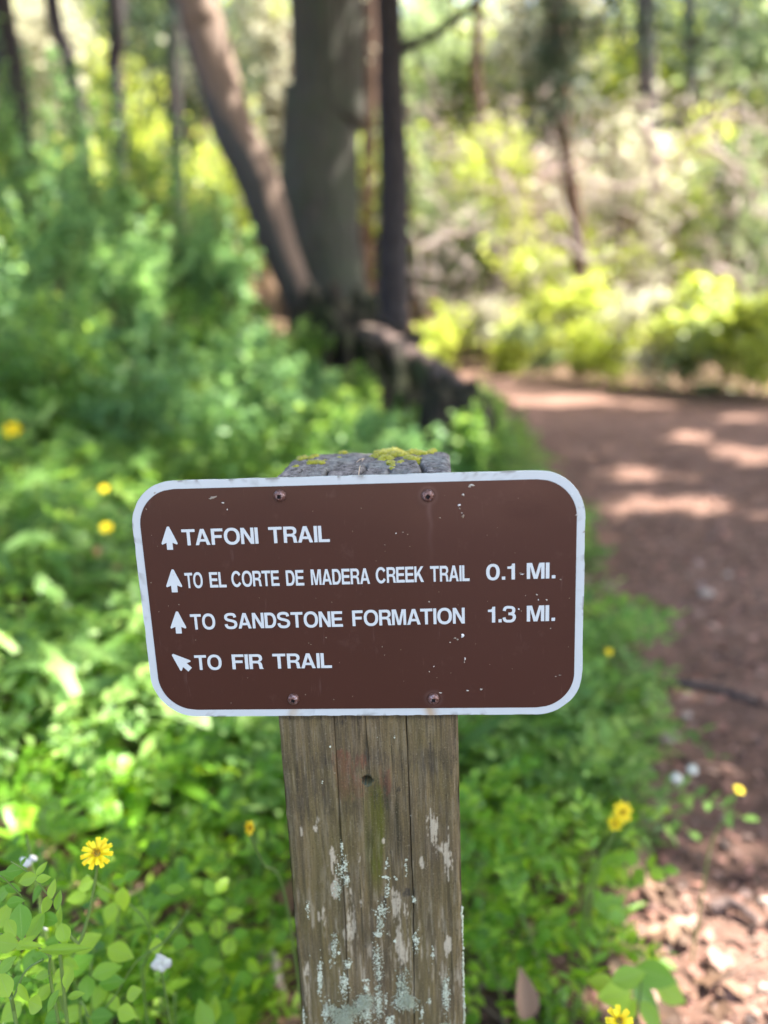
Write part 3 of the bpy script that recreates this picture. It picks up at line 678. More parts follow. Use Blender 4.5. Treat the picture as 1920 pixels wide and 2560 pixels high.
def word(text, px, py, px2, py2, cap_px, py_cap):
    """outlines of a word set from the baseline point (px,py) to (px2,py2)"""
    a = at(px, py, 0); b = at(px2, py2, 0); top = at(px, py_cap, 0)
    x = 0; items = []
    for i, ch in enumerate(text):
        if i: x += .064 + KERN.get(text[i - 1:i + 1], 0)
        g, adv = glyph(ch); items.append((g, x)); x += adv
    Wd = b[0] - a[0]; sx = Wd / x; sy = cap_px
    res = []
    for g, gx0 in items:
        grp = -1
        for gi, o in enumerate(g):
            res.append((gi if len(g) == 2 and len(o) == 68 else 0, [(a[0] + (gx0 + p[0]) * sx, a[2] + (b[2] - a[2]) * ((gx0 + p[0]) / x) + p[1] * sy) for p in o]))
    return res
def fill(name, outl, mat, depth, y):
    outl = [o if isinstance(o, tuple) else (0, o) for o in outl]
    over = [o for q, o in outl if q]; outl = [o for q, o in outl if not q]
    cu = bpy.data.curves.new(name, 'CURVE'); cu.dimensions = '2D'; cu.fill_mode = 'BOTH'; cu.extrude = depth / 2
    for o in outl:
        s = cu.splines.new('POLY'); s.points.add(len(o) - 1); s.use_cyclic_u = True
        for p, q in zip(s.points, o): p.co = (q[0], q[1], 0, 1)
    ob = bpy.data.objects.new(name, cu); COL.objects.link(ob)
    me = bpy.data.meshes.new_from_object(ob, depsgraph=bpy.context.evaluated_depsgraph_get())
    bpy.data.objects.remove(ob); bpy.data.curves.remove(cu)
    if over:
        import bmesh
        o2 = fill(name, over, mat, depth, .00008); bm = bmesh.new(); bm.from_mesh(me); m2 = o2.data.copy(); m2.transform(Matrix.Rotation(R(-90), 4, 'X')); bm.from_mesh(m2); bm.to_mesh(me); bm.free(); bpy.data.objects.remove(o2); bpy.data.meshes.remove(m2)
    me.transform(Matrix.Translation((0, y, 0)) @ Matrix.Rotation(R(90), 4, 'X'))
    me.materials.clear(); me.materials.append(mat); me.name = name
    return child(link(name, me), sign)
ZA = lambda x, y: (380 + x / 3.1904, 1300 + y / 3.1904)
ZB = lambda x, y: (860 + x / 2.9625, 1380 + y / 2.9625)
ZC_ = lambda x, y: (380 + x / 3.1904, 1480 + y / 3.1904)
def vat(p): return at(p[0], p[1], 0)
rows = [
    ([("TAFONI", ZA(247, 202), ZA(852, 187)), ("TRAIL", ZA(936, 184), ZA(1420, 173))], (ZA(290, 73)[1], ZA(290, 201)[1])),
    ([("TO", ZA(271, 543), ZA(411, 538)), ("EL", ZA(466, 537), ZA(598, 535)), ("CORTE", ZA(640, 531), ZA(1020, 523)), ("DE", ZA(1074, 523), ZA(1217, 520)),
      ("MADERA", ZA(1272, 517), ZB(194, 234)), ("CREEK", ZB(238, 229), ZB(592, 220)), ("TRAIL", ZB(640, 219), ZB(930, 213))], (ZA(290, 420)[1], ZA(290, 542)[1])),
    ([("0.1", ZB(1053, 207), ZB(1272, 201)), ("MI.", ZB(1353, 198), ZB(1565, 193))], (ZB(1360, 81)[1], ZB(1360, 198)[1])),
    ([("TO", ZA(315, 872), ZA(511, 868)), ("SANDSTONE", ZA(585, 866), ZA(1525, 849)), ("FORMATION", ZB(65, 547), ZB(895, 527))], (ZA(340, 750)[1], ZA(340, 872)[1])),
    ([("1.3", ZB(1067, 521), ZB(1272, 516)), ("MI.", ZB(1353, 513), ZB(1562, 508))], (ZB(1360, 397)[1], ZB(1360, 513)[1])),
    ([("TO", ZC_(348, 620), ZC_(562, 616)), ("FIR", ZC_(645, 614), ZC_(888, 611)), ("TRAIL", ZC_(968, 609), ZC_(1437, 603))], (ZC_(395, 503)[1], ZC_(395, 620)[1])),
]
def kn(p, q): return at(*p, 0)[2] - at(*q, 0)[2]
for words, (ytop, ybase) in rows:
    x0 = words[0][1][0]
    cap = at(x0, ytop, 0)[2] - at(x0, ybase, 0)[2]
    outl = []
    for t_, p0, p1 in words:
        for o in word(t_, p0[0], p0[1], p1[0], p1[1], cap, ytop): outl.append(o)
    # fill each word's glyphs on its own so the two bowls of the 3 may overlap
    fill("lettering", outl, M['letter_white'], .00012, YF - .0005)
ARW = [(0, 1), (.07, .985), (.5, .3), (.505, .25), (.455, .225), (.19, .30), (.19, 0), (-.19, 0), (-.19, .30), (-.455, .225), (-.505, .25), (-.5, .3), (-.07, .985)]
def arrow(tip, tail, width, rot=0):
    t_ = vat(tip); b = vat(tail); L_ = math.hypot(t_[0] - b[0], t_[2] - b[2]); ang = math.atan2(t_[0] - b[0], t_[2] - b[2])
    wv = size(width, t_)
    o = []
    for x, y in ARW:
        X = x * wv; Y = y * L_
        o.append((b[0] + X * math.cos(ang) + Y * math.sin(ang), b[2] - X * math.sin(ang) + Y * math.cos(ang)))
    fill("arrow", [o], M['letter_white'], .00012, YF - .0005)
arrow(ZA(128, 50), ZA(147, 236), 129 / 3.19)
arrow(ZA(165, 392), ZA(184, 575), 128 / 3.19)
arrow(ZA(200, 727), ZA(217, 903), 126 / 3.19)
arrow(ZC_(163, 495), ZC_(306, 617), 120 / 3.19)
# ---- screws
def screw(x, z, r, rot):
    g = Geo(); s_a = .30
    prof = [(1.0, 0), (.97, .18), (.86, .42), (.68, .6), (.52, .68)]
    nseg = 24; V = []
    for pr, ph in prof:
        for j in range(nseg):
            a = 2 * math.pi * j / nseg; V.append((pr * r * math.cos(a), -ph * r, pr * r * math.sin(a)))
    sq = []
    for j in range(nseg):
        a = 2 * math.pi * j / nseg - math.pi / 4 + 1e-6; ca, sa = math.cos(a), math.sin(a); q = s_a * r / max(abs(ca), abs(sa))
        sq.append((q * math.cos(a + math.pi / 4) , q * math.sin(a + math.pi / 4)))
    for dpt in (.72, .2):
        for x_, z_ in sq: V.append((x_, -dpt * r, z_))
    V.append((0, -.2 * r, 0)); F = []
    for i in range(6):
        for j in range(nseg): F.append((i * nseg + j, i * nseg + (j + 1) % nseg, (i + 1) * nseg + (j + 1) % nseg, (i + 1) * nseg + j))
    for j in range(nseg): F.append((6 * nseg + j, 6 * nseg + (j + 1) % nseg, 7 * nseg))
    ca, sa = math.cos(rot), math.sin(rot)
    V = [(x + a * ca - c_ * sa, YF - .0003 + b, z + a * sa + c_ * ca) for a, b, c_ in V]
    o = mesh("screw", V, F, None, None, None, False, mats=[M['rusty_steel'], M['socket']], midx=[0] * (5 * nseg) + [1] * (nseg * 2))
    child(o, sign)
for (x, z), r_, q in zip(SC, (.0047, .0048, .0046, .0046), (.8, .1, .5, .7)): screw(x, z, r_, q)
# ---- chips and flecks where the film is knocked off
ZD = lambda x, y: (320 + x / 1.4059, 1100 + y / 1.4059)
ch = [(ZD(300, 201), 13, 6), (ZD(290, 206), 6, 4), (ZD(335, 220), 5, 3), (ZD(350, 244), 3, 3), (ZD(65, 242), 3, 5), (ZD(1208, 159), 12, 5), (ZD(1200, 163), 6, 4), (ZD(1178, 192), 5, 6),
      (ZD(1163, 229), 6, 5), (ZD(1166, 240), 4, 4), (ZD(1177, 267), 7, 8), (ZD(1174, 256), 3, 3), (ZD(1097, 272), 3, 3), (ZD(942, 327), 4, 3), (ZD(967, 324), 3, 3), (ZD(983, 331), 4, 3),
      (ZD(1386, 471), 11, 2.5), (ZD(1378, 467), 6, 2), (ZD(1520, 489), 4, 3), (ZD(1437, 543), 5, 4), (ZD(1442, 561), 3, 3), (ZD(1471, 561), 4, 3), (ZD(1551, 555), 2, 3), (ZD(1373, 593), 3, 4),
      (ZD(1150, 696), 8, 4), (ZD(1158, 700), 5, 4), (ZD(1175, 686), 8, 8), (ZD(1132, 710), 4, 3), (ZD(1059, 568), 4, 3), (ZD(1485, 661), 3, 3), (ZD(1184, 768), 6, 6), (ZD(1182, 779), 3, 5),
      (ZD(1193, 880), 5, 5), (ZD(1242, 875), 5, 6), (ZD(1075, 795), 3, 5), (ZD(1059, 813), 3, 3), (ZD(1518, 825), 9, 2.5), (ZD(1503, 830), 4, 2), (ZD(902, 755), 2, 4), (ZD(894, 725), 2, 3),
      (ZD(180, 578), 2, 2), (ZD(717, 569), 2, 2), (ZD(1098, 888), 8, 3), (ZD(1382, 600), 2.5, 3), (ZD(650, 250), 2, 2), (ZD(820, 240), 2, 2), (ZD(1222, 715), 2, 2), (ZD(790, 320), 2, 2),
      (ZD(1578, 262), 7, 3), (ZD(1602, 322), 4, 4), (ZD(1586, 235), 4, 3), (ZD(1560, 190), 4, 3), (ZD(95, 185), 4, 4), (ZD(110, 160), 4, 3), (ZD(1590, 790), 3, 3), (ZD(1540, 915), 3, 3)]
for i in range(46): ch.append(((ZD(80 + rs_.random() * 1480, 190 + rs_.random() * 740)), 1.0 + rs_.random() * 1.4, 1 + rs_.random() * 1.2))
g = Geo()
for i, (p, a, b) in enumerate(ch):
    c3 = vat(p); m_ = 9; ths = np.linspace(0, 2 * np.pi, m_, endpoint=False) + rs_.random()
    q = 1 + .35 * rs_.normal(size=m_); sc_ = .5 / 3430 / 1.4059 * 1.5
    V = [(c3[0], -.0011, c3[2])] + [(c3[0] + a * sc_ * math.cos(t) * max(.4, f), -.00062, c3[2] + b * sc_ * math.sin(t) * max(.4, f)) for t, f in zip(ths, q)]
    g.add(V, np.array([[0, 1 + (j + 1) % m_, 1 + j] for j in range(m_)]), rs_.random() if a > 2.6 else .3 * rs_.random())
o = child(g.build("paint_chips", M['chip'], None, False), sign); o["kind"] = "stuff"

# ------------------------------------------------------------------ the post
PX0, PX1, PY0, PY1, PT = -.0692, .0729, .0024, .142, .9315
Z2 = lambda x, y: (650 + x / 2.7655, 1760 + y / 2.7655)
def pz(x, y): a = at(*Z2(x, y), PY0); return a[0], a[2]
k = NM('weathered_wood'); c = k.coord()
v1 = k.map(c, (1, .4, .035)); g1 = k.noise(v1, 420, 6, .7); g2 = k.noise(k.map(c, (1, .5, .06)), 120, 5); g3 = k.noise(c, 30, 5)
base = k.mix(k.ramp(g2, [(.3, 0.0), (.7, 1.0)]), (.11, .078, .034), (.31, .218, .105))
base = k.mix(k.ramp(g1, [(.35, .75), (.6, 0.0)]), base, (.05, .037, .024))
base = k.mix(k.ramp(g3, [(.4, 0.0), (.75, .5)]), base, (.16, .115, .08))
g4 = k.noise(k.map(c, (1, .4, .022)), 330, 3, .5); base = k.mix(k.ramp(g4, [(.30, .85), (.37, 0.0)]), base, (.03, .022, .014)); g5 = k.noise(k.map(c, (1, .4, .05)), 700, 2, .5); base = k.mix(k.ramp(g5, [(.62, 0.0), (.72, .45)]), base, (.42, .34, .22))
gr = k.attr("green"); base = k.mix(k.math('MULTIPLY', gr, k.ramp(g1, [(.25, .45), (.6, 1.0)])), base, (.10, .10, .012))
rd = k.attr("red"); base = k.mix(k.math('MULTIPLY', rd, k.ramp(g3, [(.4, .25), (.6, 1.0)])), base, (.22, .07, .035))
dk = k.attr("dark"); base = k.mix(k.math('MULTIPLY', dk, k.ramp(g1, [(.3, 1.0), (.6, .45)])), base, (.03, .026, .02))
pl = k.attr("pale"); base = k.mix(k.math('MULTIPLY', pl, k.ramp(g1, [(.3, .5), (.5, 1.0)])), base, (.50, .43, .29))
hh = k.math('ADD', k.math('MULTIPLY', g1, 1.0), k.math('MULTIPLY', g2, .6))
spk = k.noise(c, 620, 4, .75); base = k.mix(k.ramp(spk, [(.30, .8), (.43, 0.0)]), base, (.035, .028, .018)); base = k.mix(k.ramp(spk, [(.58, 0.0), (.74, .5)]), base, (.42, .35, .24))
hh = k.math('ADD', hh, k.math('MULTIPLY', spk, .5))
M['weathered_wood'] = k.done(k.pbr(base, .88, k.bump(hh, .8, .002), .25))
# front face columns follow the checks in the wood
C1 = np.array([pz(x, y) for x, y in ((505, -400), (512, 95), (530, 400), (552, 800), (570, 1000), (585, 1400), (600, 1800), (607, 2110), (612, 2600))])
C2 = np.array([pz(x, y) for x, y in ((1000, -400), (1010, 95), (1030, 600), (1045, 1000), (1062, 1400), (1065, 2050), (1068, 2600))])
C3 = np.array([pz(x, y) for x, y in ((720, -400), (728, 95), (735, 250), (765, 560), (787, 850), (770, 1000), (778, 1280), (806, 1450), (820, 1950), (820, 2600))])
zz = np.concatenate([np.linspace(0, .40, 60), np.linspace(.401, .925, 640)]); NZ = len(zz)
def cx(Cc, z, wob, s): return np.interp(-z, -Cc[:, 1], Cc[:, 0]) + wob * fbm(z * 60, 0, 0, 3, s)
c1, c2, c3 = cx(C1, zz, .0004, 1), cx(C2, zz, .0004, 2), cx(C3, zz, .0007, 3)
w1 = .00042 * (1 + .5 * fbm(zz * 40, 1, 0, 3, 5)); w2 = .00045 * (1 + .5 * fbm(zz * 30, 2, 0, 3, 6))
w3 = .00022 * np.clip(.6 + 1.2 * fbm(zz * 25, 3, 0, 3, 7), .05, 1.2)
def seg(a, b, n_): return a[:, None] + (b - a)[:, None] * np.linspace(0, 1, n_)[None]
xl = np.full(NZ, PX0); xr = np.full(NZ, PX1)
cols = [seg(xl, c1 - w1 - .0005, 46), (c1 - w1)[:, None], c1[:, None], (c1 + w1)[:, None], seg(c1 + w1 + .0005, c3 - w3 - .0004, 28), (c3 - w3)[:, None], c3[:, None], (c3 + w3)[:, None],
        seg(c3 + w3 + .0004, c2 - w2 - .0005, 34), (c2 - w2)[:, None], c2[:, None], (c2 + w2)[:, None], seg(c2 + w2 + .0005, xr, 46)]
Xg = np.hstack(cols); NXc = Xg.shape[1]
ci = [47, 47 + 1 + 1 + 28 + 1, 0]; i1 = 47; i3 = 46 + 3 + 28 + 1; i2 = 46 + 3 + 28 + 3 + 34 + 1
Zg = np.repeat(zz[:, None], NXc, 1)
Yg = PY0 + .0011 * fbm(Xg * 300, Zg * 9, 0, 4, 9) + .0009
edge = np.minimum(Xg - PX0, PX1 - Xg)
Yg += .0035 * np.exp(-edge / .0016) * (1 + .7 * fbm(Xg * 0, Zg * 55, 0, 4, 10))
for ii, dep in ((i1, .012), (i2, .012), (i3, .004)):
    Yg[:, ii] += dep * (1 if dep > .01 else np.clip(fbm(zz * 25, 3, 0, 3, 7) * 2 + .8, 0.05, 1))
# horizontal saw marks
Yg += .0003 * np.clip(fbm(Xg * 12, Zg * 220, 0, 3, 12), 0, 1)
# bolt hole
hx, hz = pz(739, 532); hr = .0046
dd = np.hypot(Xg - hx, Zg - hz)
# pull nearby vertices onto the rim so the hole is round
ring = (dd < hr * 1.25) & (dd > hr * .55); ang = np.arctan2(Zg - hz, Xg - hx)
inn = dd < hr * .93
Yg = np.where(inn, PY0 + .03, Yg)
gr = 1.5 * np.exp(-((Xg - (hx + .004 + .003 * np.sin(Zg * 20))) / .0085) ** 2) * sstep(hz + .02, hz - .03, Zg) * sstep(pz(700, 1500)[1], pz(700, 900)[1], Zg) * (.9 + .6 * fbm(Xg * 300, Zg * 20, 0, 3, 14))
gr = np.maximum(gr, .55 * sstep(PX0 + .02, PX0, Xg) * sstep(.86, .6, Zg) * (.7 + fbm(Xg * 100, Zg * 10, 0, 3, 15)))
gr = np.maximum(gr, .25 * (1 + fbm(Xg * 25, Zg * 8, 0, 4, 16)))
def patch(x, y, wx, wy, sharp=1.0, s=20, fx=180, fz=60, bias=.2):
    a, b = pz(x, y); sx_ = wx / 1238 * .141; sz_ = wy / 1238 * .141
    q = ((Xg - a) / sx_) ** 2 + ((Zg - b) / sz_) ** 2
    fib = fbm(Xg * fx * 2.2, Zg * fz * .8, 0, 4, s) + .7 * fbm(Xg * 120, Zg * 45, 0, 3, s + 3) + .55 * fbm(Xg * 1000, Zg * 240, 0, 2, s + 9)
    return np.clip(.35 + (.45 - q * .6 + 1.5 * fib) * sharp * 1.6, 0, 1) * (q < 3.2)
red = np.maximum.reduce([patch(600, 430, 75, 90, 1.2, 21), patch(590, 600, 120, 110, 1.3, 22), patch(850, 540, 45, 120, .9, 23), patch(700, 400, 60, 50, .7, 24)])
dark = np.maximum.reduce([patch(460, 400, 90, 60, 1, 31), patch(790, 370, 130, 60, 1, 32), patch(860, 620, 70, 130, .8, 33), patch(1090, 400, 150, 90, .9, 34), patch(1220, 430, 100, 120, .9, 35), patch(270, 520, 120, 170, .55, 36),
                          patch(680, 430, 55, 60, 1, 41), patch(620, 720, 60, 70, .7, 42), patch(320, 680, 120, 150, .5, 43)])
dark = dark * .62; red = red * .6
small = [(508, 1118, 16, 20), (543, 1268, 22, 28), (851, 1365, 26, 45), (1040, 1310, 45, 28), (868, 1480, 12, 60), (203, 895, 16, 14), (1090, 1630, 22, 40), (910, 803, 16, 8), (612, 925, 9, 18), (600, 1180, 14, 20), (940, 962, 10, 14), (960, 600, 12, 14),
         (899, 1030, 7, 16), (870, 2140, 20, 40), (310, 2135, 50, 14), (735, 1680, 8, 10), (980, 1790, 14, 70), (1280, 2040, 16, 22), (545, 130, 30, 26), (200, 100, 50, 12), (760, 98, 60, 10), (468, 905, 8, 14)]
for i, (x, y, a, b) in enumerate(small): dark = np.maximum(dark, patch(x, y, a, b, 2.5, 50 + i, 400, 200) * .95)
dark = np.maximum(dark, .55 * np.clip(fbm(Xg * 90, Zg * 22, 0, 4, 70) * 2 - .35, 0, 1))
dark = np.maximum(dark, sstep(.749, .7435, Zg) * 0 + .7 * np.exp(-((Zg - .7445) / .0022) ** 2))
dark = np.maximum(dark, .7 * np.exp(-np.minimum.reduce([np.abs(Xg - c1[:, None]), np.abs(Xg - c2[:, None])]) / .0007))
pale = np.maximum.reduce([patch(1180, 860, 28, 110, 2.2, 80, 350, 70), patch(1205, 890, 22, 90, 2.5, 81, 350, 70), patch(1305, 1050, 30, 150, 2.0, 82, 350, 60), patch(1250, 1000, 40, 60, 1.0, 83), patch(505, 1130, 24, 110, 2.0, 84, 350, 60),
                          patch(520, 1270, 28, 70, 1.6, 85), patch(945, 1380, 30, 110, 1.8, 86, 350, 60), patch(1010, 1440, 18, 70, 1.6, 87), patch(685, 1060, 14, 50, 1.4, 88), patch(1300, 1680, 24, 80, 1.7, 89),
                          patch(690, 1370, 12, 60, 1.4, 90), patch(430, 1470, 22, 80, .9, 91), patch(610, 1500, 34, 200, .9, 92), patch(970, 1650, 60, 200, .9, 93), patch(320, 1850, 24, 70, 1.0, 94), patch(1240, 1880, 20, 60, 1.5, 95),
                          patch(400, 810, 16, 40, 1.0, 96), patch(290, 880, 12, 30, 1.0, 97), patch(385, 865, 14, 24, 1.0, 98), patch(1115, 1090, 14, 40, 1.0, 99), patch(850, 950, 10, 22, 1.4, 100)])
lowf = sstep(.66, .50, Zg)
streak = np.clip(fbm(Xg * 420, Zg * 38, 0, 4, 110) * 3.2 - .75, 0, 1) * lowf
pale = np.maximum(pale, streak * .62)
pale = np.maximum(pale, .12 * np.clip(fbm(Xg * 500, Zg * 45, 0, 3, 111) * 3 - .4, 0, 1))
post_f = (Xg, Yg, Zg)
def side_drop(x, y):
    el = x - PX0; er = PX1 - x; ef = y - PY0; eb = PY1 - y
    return PT - .0035 - .0045 * np.exp(-el / .004) - .006 * np.exp(-ef / .005) - .0045 * np.exp(-er / .003) - .003 * np.exp(-eb / .004) - .0025 * np.clip((.02 - el) / .02, 0, 1)
Zg = np.minimum(Zg, side_drop(Xg, np.full_like(Xg, PY0)))
V = np.stack([Xg, Yg, Zg], -1).reshape(-1, 3)
i = np.arange(NZ - 1)[:, None] * NXc + np.arange(NXc - 1)[None]
F = np.stack([i, i + 1, i + NXc + 1, i + NXc], -1).reshape(-1, 4)
att = dict(green=np.clip(gr, 0, 1).ravel(), red=np.clip(red, 0, 1).ravel(), dark=np.clip(dark, 0, 1).ravel(), pale=np.clip(pale, 0, 1).ravel())
# sides and back as a bent strip, fine enough to have ragged corners
nzs = 300; zs2 = np.linspace(0, .925, nzs)
Pp = []
for t_ in np.linspace(0, 1, 40): Pp.append((PX1 - .0003, PY0 + .003 + t_ * (PY1 - PY0 - .003)))
for t_ in np.linspace(0, 1, 40)[1:]: Pp.append((PX1 - t_ * (PX1 - PX0), PY1))
for t_ in np.linspace(0, 1, 40)[1:]: Pp.append((PX0 + .0003, PY1 - t_ * (PY1 - PY0 - .003)))
Pp = np.array(Pp); npp = len(Pp)
X2 = np.repeat(Pp[None, :, 0], nzs, 0) ; Y2 = np.repeat(Pp[None, :, 1], nzs, 0); Zz2 = np.repeat(zs2[:, None], npp, 1)
X2 = X2 + .0009 * fbm(Y2 * 200, Zz2 * 12, 1, 4, 77) * np.sign(X2) ; Y2 = Y2 + np.where(Y2 > PY1 - .001, .0012 * fbm(X2 * 200, Zz2 * 12, 1, 4, 78), 0)
Zz2 = np.minimum(Zz2, side_drop(X2, Y2))
V2 = np.stack([X2, Y2, Zz2], -1).reshape(-1, 3)
i = np.arange(nzs - 1)[:, None] * npp + np.arange(npp - 1)[None]
F2 = np.stack([i, i + 1, i + npp + 1, i + npp], -1).reshape(-1, 4) + len(V)
z0 = np.zeros(len(V2))
att = {a: np.concatenate([b, z0 + (.35 if a == 'green' else .2 if a == 'dark' else 0)]) for a, b in att.items()}
post = child(mesh("post", np.vstack([V, V2]), np.vstack([F, F2]), M['weathered_wood'], None, att, True), sign)
# hole lining
a_ = np.linspace(0, 2 * np.pi, 29)[:-1]
V = [(hx + hr * math.cos(t), PY0 + .0011, hz + hr * math.sin(t)) for t in a_] + [(hx + hr * .95 * math.cos(t), PY0 + .027, hz + hr * .95 * math.sin(t)) for t in a_] + [(hx + hr * 1.22 * math.cos(t), PY0 + .0007, hz + hr * 1.22 * math.sin(t)) for t in a_]
F = [(j, (j + 1) % 28, 28 + (j + 1) % 28, 28 + j) for j in range(28)] + [(56 + j, 56 + (j + 1) % 28, (j + 1) % 28, j) for j in range(28)]
k = NM('hole_wood'); M['hole_wood'] = k.done(k.pbr(k.mix(k.noise(k.coord(), 300), (.02, .035, .022), (.07, .085, .045)), .8))
child(mesh("bolt_hole", V, F, M['hole_wood'], None, None, True), sign)
# end grain on top
k = NM('end_grain'); c = k.coord(); n1 = k.noise(c, 160, 7, .7); n2 = k.noise(c, 28, 5)
wv = k.n("ShaderNodeTexWave", wave_type='RINGS', i_Vector=k.n("ShaderNodeMapping", i_Vector=c, i_Location=(-.02, .05, 0.0), i_Scale=(1, 1, .05)).outputs[0], i_Scale=75.0, i_Distortion=5.0, i_Detail=4.0, **{'i_Detail_Scale': 2.0}).outputs["Fac"]
col = k.mix(k.ramp(n1, [(.35, 0.0), (.62, 1.0)]), (.05, .042, .038), (.34, .30, .27))
col = k.mix(k.ramp(n2, [(.5, 0.0), (.7, .7)]), col, (.30, .31, .27))
col = k.mix(k.math('MULTIPLY', wv, .3), col, (.05, .04, .04))
cr = k.attr("dark"); col = k.mix(cr, col, (.012, .01, .01))
M['end_grain'] = k.done(k.pbr(col, .9, k.bump(k.math('ADD', n1, k.math('MULTIPLY', wv, .25)), .6, .0018), .2))
N = 200
u = np.linspace(PX0 - .0002, PX1 + .0002, N); vv = np.linspace(PY0 + .0002, PY1 + .0004, N)
U, Vv = np.meshgrid(u, vv); el = U - PX0; er = PX1 - U; ef = Vv - PY0; eb = PY1 - Vv
rough = .0022 * fbm(U * 90, Vv * 90, 0, 5, 130)
Zt = PT + rough - .0045 * np.exp(-el / .004) - .006 * np.exp(-ef / .005) - .0045 * np.exp(-er / .003) - .003 * np.exp(-eb / .004) - .0025 * np.clip((.02 - el) / .02, 0, 1)
ringd = np.hypot(U - .02, Vv + .05); Zt += .0007 * np.sin(ringd * 1500 + 3 * fbm(U * 40, Vv * 40, 0, 3, 131))
dk = np.zeros_like(U)
def crack(p, q, wd, dp, s):
    global Zt, dk
    p = np.array(p); q = np.array(q); d = q - p; L_ = np.linalg.norm(d); t = ((U - p[0]) * d[0] + (Vv - p[1]) * d[1]) / L_ ** 2
    ds = np.abs(((U - p[0]) * d[1] - (Vv - p[1]) * d[0]) / L_ + .003 * fbm(t * 6, s, 0, 4, s)); m_ = (t > 0) & (t < 1)
    f = np.exp(-(ds / wd) ** 2) * m_ * (1 - .6 * t); Zt = Zt - dp * f; dk = np.maximum(dk, np.clip(f * 1.1, 0, 1))
crack((-.0325, .002), (-.02, .09), .0016, .009, 1); crack((-.003, .002), (.004, .08), .0014, .008, 2); crack((.0225, .002), (.0245, .06), .0014, .007, 3)
crack((.0565, .002), (.045, .1), .0016, .009, 4); crack((.04, .0), (.042, .03), .001, .005, 5); crack((-.055, .01), (.02, .06), .0009, .003, 6); crack((.0, .05), (.07, .035), .0009, .003, 7)
crack((-.02, .09), (.05, .12), .0012, .004, 8); crack((-.05, .05), (-.03, .13), .001, .004, 9); crack((.07, .06), (.03, .07), .001, .004, 10)
bord = np.minimum.reduce([el, er, ef, eb]) < .0004
Zt = np.where(bord, Zt - .014, Zt)
i = np.arange(N - 1)[:, None] * N + np.arange(N - 1)[None]
child(mesh("post_top", np.stack([U, Vv, Zt], -1).reshape(-1, 3), np.stack([i, i + 1, i + N + 1, i + N], -1).reshape(-1, 4), M['end_grain'], None, {'dark': dk.ravel()}, True), sign)
def top_z(x, y):
    a = int(np.clip(round((x - u[0]) / (u[1] - u[0])), 2, N - 3)); b = int(np.clip(round((y - vv[0]) / (vv[1] - vv[0])), 2, N - 3)); return Zt[b, a]
# moss cushions
k = NM('moss'); c = k.coord()
M['moss'] = k.done(k.pbr(k.mix(k.attr("tint"), k.mix(k.noise(c, 260, 3), (.16, .14, .015), (.33, .29, .02)), (.62, .58, .05)), .85, k.bump(k.noise(c, 900, 3), .5, .001), .2, **{'Sheen_Weight': .3}))
ZT = lambda x, y: (640 + x / 3.1904, 1100 + y / 3.1904)
cush = []
for x, y, r_, n_ in ((1000, 140, 26, 8), (950, 150, 18, 5), (1060, 125, 36, 10), (1120, 140, 34, 10), (1180, 150, 20, 5), (1090, 110, 26, 6), (1150, 92, 24, 6), (1250, 120, 26, 7), (1310, 128, 24, 6), (1340, 135, 14, 3), (1040, 178, 24, 6), (1062, 172, 16, 4),
                     (1225, 175, 20, 5), (1265, 182, 28, 7), (1290, 185, 16, 4), (1075, 208, 18, 5), (1085, 228, 12, 4), (1080, 252, 8, 3), (1400, 120, 20, 6), (1160, 205, 8, 3), (1135, 212, 8, 2), (690, 136, 16, 5), (672, 158, 9, 3), (710, 135, 8, 3),
                     (300, 222, 10, 4), (235, 172, 12, 4), (290, 165, 20, 6), (330, 158, 18, 5), (370, 160, 14, 4), (470, 155, 16, 5), (430, 168, 14, 4), (440, 208, 20, 5), (490, 207, 20, 6), (525, 214, 14, 4), (555, 182, 8, 3), (1395, 152, 5, 2), (960, 160, 12, 4)):
    px, py = ZT(x, y)
    P = atz(px, py, PT - .002)
    P[1] = np.clip(P[1], .008, .136); P[0] = np.clip(P[0], PX0 + .012, PX1 - .004)
    cush.append((P[0], P[1], r_ / 3.19 / 2000 * 1.2, n_))
g = Geo()
for i, (x, y, r_, n_) in enumerate(cush):
    for j in range(n_):
        a = rs_.random() * 6.28; q = math.sqrt(rs_.random()) * r_ * .8
        X, Y = x + q * math.cos(a), y + q * math.sin(a); rr_ = r_ * (.5 + .45 * rs_.random())
        z = top_z(X, Y); V, F = blob((X, Y, z + rr_ * .15), rr_, i * 7 + j, 2, .45, 3.0, (1, 1, .55)); g.add(V, F, .15 + .5 * rs_.random())
        for _ in range(26):
            d = rs_.normal(size=3); d[2] = abs(d[2]) + .25; d /= np.linalg.norm(d); b = np.array([X, Y, z + rr_ * .15]) + d * rr_ * np.array([.95, .95, .55]); s_ = .0011
            e1 = np.cross(d, [.3, .5, .2]); e1 /= np.linalg.norm(e1); e2 = np.cross(d, e1)
            g.add([b + e1 * s_ * .5, b - e1 * s_ * .3 + e2 * s_ * .45, b - e1 * s_ * .3 - e2 * s_ * .45, b + d * s_ * 1.5], np.array([[0, 1, 3], [1, 2, 3], [2, 0, 3]]), .3 + .7 * rs_.random())
o = child(g.build("moss", M['moss'], None, True), sign); o["kind"] = "stuff"
# pine needles lying on the top
g = Geo()
for (x, y), (x2, y2) in (((800, 178), (862, 145)), ((818, 280), (830, 205)), ((860, 150), (845, 170))):
    a = atz(*ZT(x, y), PT + .001); b = atz(*ZT(x2, y2), PT + .003); a[1] = max(a[1], .004)
    g.tube([a, (a + b) / 2 + [0, 0, .0008], b], [.0004, .0005, .0003], 5)
k = NM('needle'); M['needle'] = k.done(k.pbr((.5, .36, .24), .7))
child(g.build("dry_needles", M['needle'], None), sign)
